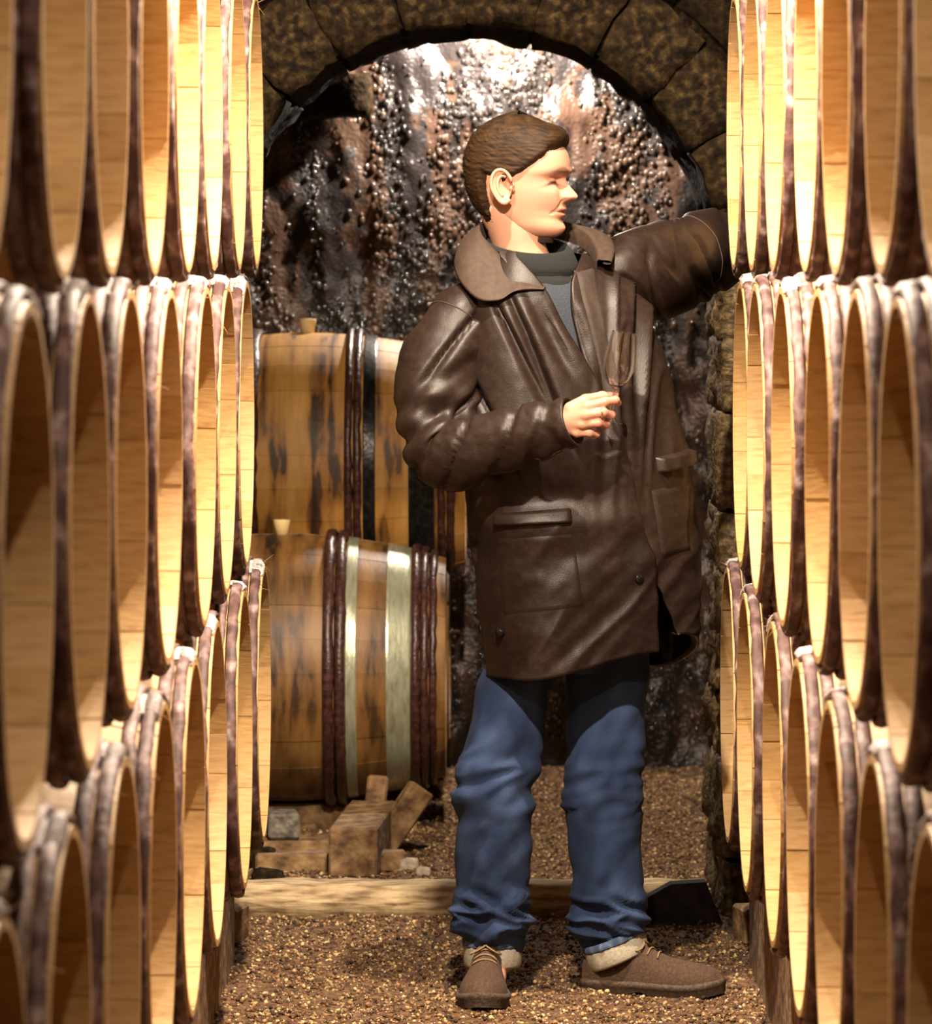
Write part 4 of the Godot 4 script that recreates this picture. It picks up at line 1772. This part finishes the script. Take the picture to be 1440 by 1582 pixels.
func build_collar(coat: Node3D) -> void:
	# turned down collar: a strip round the neck, wide at the front points
	var st := begin()
	var rows := []
	var top_c := w(822, 392, 8.925)
	# outline as seen: stations from the point on his right side, round the nape, to the point on his left
	var keys_in := [w(842, 446, 8.765), w(822, 436, 8.775), w(798, 420, 8.79), w(768, 394, 8.82), w(742, 362, 8.87), w(748, 345, 8.96), w(800, 338, 9.04), w(868, 346, 9.05), w(905, 360, 9.0), w(922, 385, 8.93), w(925, 405, 8.87)]
	var keys_out := [w(836, 448, 8.755), w(796, 450, 8.735), w(770, 464, 8.73), w(734, 460, 8.74), w(704, 422, 8.82), w(712, 390, 8.97), w(790, 372, 9.09), w(890, 362, 9.10), w(938, 366, 9.03), w(950, 385, 8.95), w(944, 408, 8.86)]
	var a := spline(keys_in, 60)
	var b := spline(keys_out, 60)
	for i in 60:
		var up := Vector3(0, 0.012, 0)
		var p: Vector3 = a[i]
		var q: Vector3 = b[i]
		var r := []
		var dn := (q - p).normalized()
		var outw := (q - (top_c + Vector3(0, -0.05, 0))).normalized()
		r.append(p - dn * 0.003 + Vector3(0, -0.035, 0))
		r.append(p - dn * 0.004)
		r.append(p + up * 0.5)
		for k in 6:
			var f := (k + 0.6) / 6.0
			r.append(p.lerp(q, f) + outw * 0.012 * sin(PI * f) + up * (1.0 - f) * 0.4)
		r.append(q)
		r.append(q - outw * 0.007 - dn * 0.002)
		r.append(p.lerp(q, 0.5) - outw * 0.004)
		rows.append(r)
	grid(st, rows, false, [], false)
	var c := obj("collar", finish(st), M.leather_suede, coat)
	c.set_meta("label", "soft brown turned down collar")

# a patch of leather lying on the front of the coat between photo columns and lines
func coat_patch(corners: Array, lift: float, nu: int, nv: int) -> SurfaceTool:
	var st := begin()
	var rows := []
	for i in nv + 1:
		var r := []
		for j in nu + 1:
			var u := float(j) / nu
			var v := float(i) / nv
			var top: Vector2 = corners[0].lerp(corners[1], u)
			var bot: Vector2 = corners[3].lerp(corners[2], u)
			var q := top.lerp(bot, v)
			var edge := minf(minf(u, 1.0 - u) * nu, minf(v, 1.0 - v) * nv)
			var a := torso_angle(q.y, q.x)
			r.append(torso(q.y, a, coat_fold(q.x, q.y) + (lift if edge >= 0.5 else -0.003)))
		rows.append(r)
	grid(st, rows, false, [], true)
	return finish(st)

func build_pockets(coat: Node3D) -> void:
	var f1 := obj("pocket_flap", coat_patch([Vector2(764, 786), Vector2(884, 776), Vector2(886, 800), Vector2(768, 806)], 0.012, 24, 8), M.leather, coat)
	f1.set_meta("label", "flap over the side pocket")
	obj("pocket", coat_patch([Vector2(768, 822), Vector2(890, 812), Vector2(905, 930), Vector2(775, 945)], 0.0016, 24, 20), M.leather, coat)
	var f2 := obj("pocket_flap", coat_patch([Vector2(1012, 704), Vector2(1066, 690), Vector2(1068, 716), Vector2(1016, 730)], 0.016, 16, 8), M.leather, coat)
	f2.set_meta("label", "flap standing out over the pocket beside the jamb")
	obj("pocket", coat_patch([Vector2(1004, 752), Vector2(1066, 742), Vector2(1064, 850), Vector2(1020, 860)], 0.005, 14, 18), M.leather, coat)
	var fc := obj("front_facing", coat_patch([Vector2(888, 418), Vector2(922, 410), Vector2(962, 672), Vector2(950, 668)], 0.004, 8, 40), M.facing, coat)
	fc.set_meta("label", "matt brown facing turned out along the open front")
	# snaps along the front edge
	for q in [[980, 886], [752, 968]]:
		var a := torso_angle(q[1], q[0])
		var p := torso(q[1], a, coat_fold(q[0], q[1]) + 0.016)
		var n := (torso(q[1], a, 0.05) - torso(q[1], a, 0.0)).normalized()
		var s := obj("snap", lathe([Vector2(0.001, 0.002), Vector2(0.004, 0.002), Vector2(0.005, 0.001), Vector2(0.0085, 0.0015), Vector2(0.0095, -0.001), Vector2(0.0095, -0.008)], 16), M.iron, coat, p)
		s.basis = Basis(Quaternion(Vector3.UP, n))

# ---- jeans
func build_jeans(o: Node3D) -> void:
	var st := begin()
	var blue := Color(0.014, 0.036, 0.105)
	var pale := Color(0.062, 0.115, 0.24)
	var col := func(_u: float, _a: float, p: Vector3) -> Color:
		var q := fn2.get_noise_3d(p.x * 9.0, p.y * 5.0, p.z * 9.0)
		return blue.lerp(pale, clampf(0.22 + q * 0.8, 0.0, 1.0))
	for leg in 2:
		var keys := [
			[w(845, 940, 8.93), 0.10, 0.11], [w(818, 1010, 8.92), 0.080, 0.10], [w(800, 1060, 8.91), 0.074, 0.095], [w(776, 1160, 8.88), 0.080, 0.088], [w(764, 1230, 8.87), 0.077, 0.082],
			[w(762, 1310, 8.89), 0.073, 0.078], [w(761, 1390, 8.915), 0.078, 0.08], [w(760, 1425, 8.92), 0.077, 0.08], [w(762, 1452, 8.925), 0.062, 0.066], [w(762, 1470, 8.925), 0.055, 0.06]]
		if leg == 1:
			keys = [
				[w(935, 940, 8.98), 0.10, 0.11], [w(938, 1010, 8.98), 0.090, 0.10], [w(937, 1070, 8.97), 0.086, 0.095], [w(932, 1160, 8.95), 0.080, 0.088], [w(932, 1230, 8.94), 0.078, 0.082],
				[w(935, 1310, 8.95), 0.076, 0.08], [w(940, 1390, 8.96), 0.077, 0.08], [w(944, 1420, 8.96), 0.082, 0.08], [w(946, 1445, 8.96), 0.066, 0.068], [w(950, 1464, 8.955), 0.058, 0.06]]
		var push := func(u: float, a: float, p: Vector3) -> float:
			var px := column(p)
			var py := line_(p)
			var v := 0.004 * fn2.get_noise_2d(px * 0.02 + leg * 40.0, py * 0.012)
			# creases behind and over the knee
			var k := exp(-pow((py - 1215.0) / 55.0, 2.0))
			v += k * (0.016 * ridge(fn1.get_noise_2d((px * 0.25 + py) * 0.015 + leg * 9.0, px * 0.006)) - 0.004)
			# pile of folds over the shoe
			var b := smoothstep(1350.0, 1410.0, py) * smoothstep(1462.0, 1445.0, py)
			v += b * (0.019 * ridge(fn1.get_noise_2d((py - px * 0.35) * 0.02 + 3.0 + leg * 5.0, px * 0.007)) - 0.005)
			# long folds between
			v += 0.012 * fn1.get_noise_2d((px + py * 0.45) * 0.012 + leg * 17.0, py * 0.004)
			return v
		cloth_tube(st, keys, 120, 60, push, col, Vector3(1, 0, 0))
	# seat
	var seat := func(_u: float, _a: float, _p: Vector3) -> float: return 0.0
	cloth_tube(st, [[w(900, 800, 8.94), 0.15, 0.115], [w(895, 900, 8.94), 0.165, 0.12], [w(890, 985, 8.945), 0.155, 0.12], [w(888, 1030, 8.95), 0.10, 0.09]], 24, 40, seat, col, Vector3(cos(CHEST), 0, -sin(CHEST)))
	var jeans := obj("jeans", finish(st), M.denim, o)
	jeans.set_meta("label", "faded blue jeans with turned up bottoms")
	# turned up bottoms, the pale side of the cloth outwards
	for leg in 2:
		st = begin()
		var top := w(761, 1452, 8.925) if leg == 0 else w(947, 1448, 8.955)
		var bot := w(761, 1492, 8.92) if leg == 0 else w(957, 1482, 8.95)
		var ax := Vector3(1, 0, 0)
		var rad := [0.058, 0.062] if leg == 0 else [0.060, 0.064]
		var tilt := 0.0 if leg == 0 else 0.42
		var rows := []
		for q in [[0.0, 0.93], [0.02, 1.04], [0.3, 1.05], [0.6, 1.045], [0.9, 1.03], [1.0, 0.99], [0.97, 0.93], [0.5, 0.9]]:
			var r := []
			for j in 56:
				var a := TAU * j / 56
				var e: Vector3 = ax * cos(a) * rad[0] + Vector3(0, 0, 1) * sin(a) * rad[1]
				var wob := 1.0 + 0.05 * fn2.get_noise_2d(cos(a) * 2.5 + leg * 9.0, sin(a) * 2.5 + q[0] * 1.5)
				var p: Vector3 = top.lerp(bot, q[0]) + e * q[1] * wob
				p.y += e.x * tilt
				r.append(p)
			rows.append(r)
		grid(st, rows, true, [], true)
		var cf := obj("turned_up_cuff", finish(st), M.denim_inside, jeans)
		cf.set_meta("label", "pale turned up jean cuff")
		# worn band of denim at the fold
		st = begin()
		rows = []
		for q in [[-0.12, 0.97], [-0.10, 1.07], [0.16, 1.085], [0.22, 1.06], [0.2, 1.0]]:
			var r := []
			for j in 56:
				var a := TAU * j / 56
				var e: Vector3 = ax * cos(a) * rad[0] + Vector3(0, 0, 1) * sin(a) * rad[1]
				var p: Vector3 = top.lerp(bot, q[0]) + e * q[1] * (1.0 + 0.05 * fn2.get_noise_2d(cos(a) * 2.5 + leg * 9.0, sin(a) * 2.5))
				p.y += e.x * tilt
				r.append(p)
			rows.append(r)
		var cc := []
		for r in rows:
			var c1 := []
			for j in r.size():
				c1.append(pale.lerp(Color(0.3, 0.36, 0.42), 0.6 if j % 3 == 0 else 0.1))
			cc.append(c1)
		grid(st, rows, true, cc, true)
		obj("cuff_band", finish(st), M.denim, jeans)

# ---- shoes
func build_shoes(o: Node3D) -> void:
	# heel point on the ground, direction of the toe
	shoe(o, Vector3((755.0 - CX) * 10.0 / F, 0.014, -9.985) - PB, Vector3(-0.05, 0, 1).normalized(), "brown suede lace up shoe pointing along the aisle")
	shoe(o, Vector3((905.0 - CX) * 10.0 / F, 0.014, -9.985) - PB, Vector3(1, 0, 0.36).normalized(), "brown suede lace up shoe turned towards the jamb")

func shoe(o: Node3D, heel: Vector3, f: Vector3, label: String) -> void:
	var up := Vector3.UP
	var s := up.cross(f).normalized()
	var ln := 0.3
	var wid := [[0.0, 0.026], [0.05, 0.032], [0.2, 0.036], [0.4, 0.038], [0.6, 0.047], [0.75, 0.05], [0.88, 0.043], [0.96, 0.028], [1.0, 0.008]]
	var hgt := [[0.0, 0.05], [0.06, 0.078], [0.15, 0.085], [0.3, 0.084], [0.42, 0.072], [0.55, 0.056], [0.7, 0.044], [0.85, 0.037], [0.95, 0.027], [1.0, 0.01]]
	var st := begin()
	var rows := []
	for i in 34:
		var t := i / 33.0
		var r := []
		for j in 21:
			var a := PI * j / 20.0
			var c := cos(a)
			var n := sin(a)
			var hw: float = tab(wid, t)
			var h: float = tab(hgt, t)
			var p := heel + f * t * ln + s * c * hw * (0.82 + 0.18 * (1.0 - n)) + up * (0.026 + h * pow(n, 0.75))
			# toe cap seam and creases
			p += up * (0.0022 * fn2.get_noise_3d(p.x * 50.0, p.y * 50.0, p.z * 50.0) * n - 0.0025 * exp(-pow((t - 0.62) / 0.02, 2.0)) * n)
			r.append(p)
		rows.append(r)
	grid(st, rows, false, [], false)
	fan(st, rows[0], heel + up * 0.05, true)
	fan(st, rows[-1], heel + f * ln + up * 0.03)
	var sh := obj("shoe", finish(st), M.suede, o)
	sh.set_meta("label", label)
	# sole with a welt and a heel
	st = begin()
	var prof := [[0.0, 0.94], [0.002, 0.99], [0.016, 1.0], [0.018, 1.06], [0.024, 1.07], [0.028, 1.03], [0.03, 0.9]]
	rows = []
	for q in prof:
		var r := []
		for i in 60:
			var u := i / 60.0
			var t := u * 2.0 if u < 0.5 else 2.0 - u * 2.0
			t = 0.5 - 0.5 * cos(PI * t)
			var sgn := 1.0 if u < 0.5 else -1.0
			var tt: float = (t - 0.5) * (1.0 + 0.02 * (q[1] - 0.9) * 5.0) + 0.5
			var rise := 0.012 * pow(maxf(t - 0.7, 0.0) / 0.3, 2.0)
			var arch := 0.010 * exp(-pow((t - 0.42) / 0.07, 2.0)) if q[0] < 0.01 else 0.0
			r.append(heel + f * tt * ln + s * sgn * (tab(wid, t) + 0.003) * q[1] + up * (q[0] + rise + arch - 0.004))
		rows.append(r)
	grid(st, rows, true, [], false)
	fan(st, rows[0], heel + f * ln * 0.5 - up * 0.004, true)
	var so := obj("sole", finish(st), M.sole, sh)
	so.set_meta("label", "thick worn sole")
	# laces across the instep
	st = begin()
	for k in 4:
		var t := 0.36 + k * 0.06
		var pts := []
		var rr := []
		for j in 9:
			var a := PI * (0.28 + 0.44 * j / 8.0)
			var h: float = tab(hgt, t)
			pts.append(heel + f * (t + (0.02 if k % 2 else -0.01) * (j / 8.0 - 0.5)) * ln + s * cos(a) * tab(wid, t) * 0.9 + up * (0.026 + h * pow(sin(a), 0.75) + 0.002))
			rr.append(0.0022)
		tube_into(st, pts, rr, 6)
	# loose bow ends
	var b0 := heel + f * 0.36 * ln + up * (0.026 + tab(hgt, 0.36) + 0.003)
	for sg in [-1.0, 1.0]:
		var pts := []
		var rr := []
		for j in 10:
			var a := TAU * j / 9.0
			pts.append(b0 + s * sg * (0.016 - 0.016 * cos(a)) + f * (0.012 * sin(a) + 0.012) - up * 0.016 * (1.0 - cos(a)) * 0.6)
			rr.append(0.002)
		tube_into(st, pts, rr, 6)
	var lc := obj("laces", finish(st), M.lace, sh)
	lc.set_meta("label", "pale laces")

# ---------------------------------------------------------------- the wine glass
func build_glass() -> void:
	var foot := at(942, 652, 9.612)
	var rim := at(965, 513, 9.612)
	var ax := (rim - foot).normalized()
	var h := foot.distance_to(rim)
	var o := thing("wine_glass", "empty stemmed wine glass in the man's hand", "glass", foot)
	o.basis = Basis(Quaternion(Vector3.UP, ax))
	var b := h - 0.112
	var outer := [Vector2(0.001, b - 0.004), Vector2(0.006, b - 0.001), Vector2(0.016, b + 0.005), Vector2(0.026, b + 0.018), Vector2(0.0315, b + 0.036), Vector2(0.0325, b + 0.05), Vector2(0.031, b + 0.07), Vector2(0.027, b + 0.095), Vector2(0.0247, h - 0.004), Vector2(0.0245, h - 0.0006), Vector2(0.0241, h)]
	var prof := outer.duplicate()
	for i in range(outer.size() - 1, 0, -1):
		prof.append(outer[i] - Vector2(0.0011, -0.0002 if i == outer.size() - 1 else -0.0008))
	prof.append(Vector2(0.0005, b + 0.002))
	obj("bowl", lathe(prof, 48), M.solid_glass, o)
	obj("stem", lathe([Vector2(0.0005, 0.002), Vector2(0.006, 0.003), Vector2(0.004, 0.008), Vector2(0.0033, 0.02), Vector2(0.0033, b - 0.02), Vector2(0.0042, b - 0.008), Vector2(0.0058, b - 0.0015), Vector2(0.0005, b - 0.0045)], 24), M.solid_glass, o)
	obj("foot", lathe([Vector2(0.0005, 0.0), Vector2(0.027, 0.0), Vector2(0.0275, 0.001), Vector2(0.015, 0.0022), Vector2(0.006, 0.0028), Vector2(0.0005, 0.0028)], 40), M.glass, o)
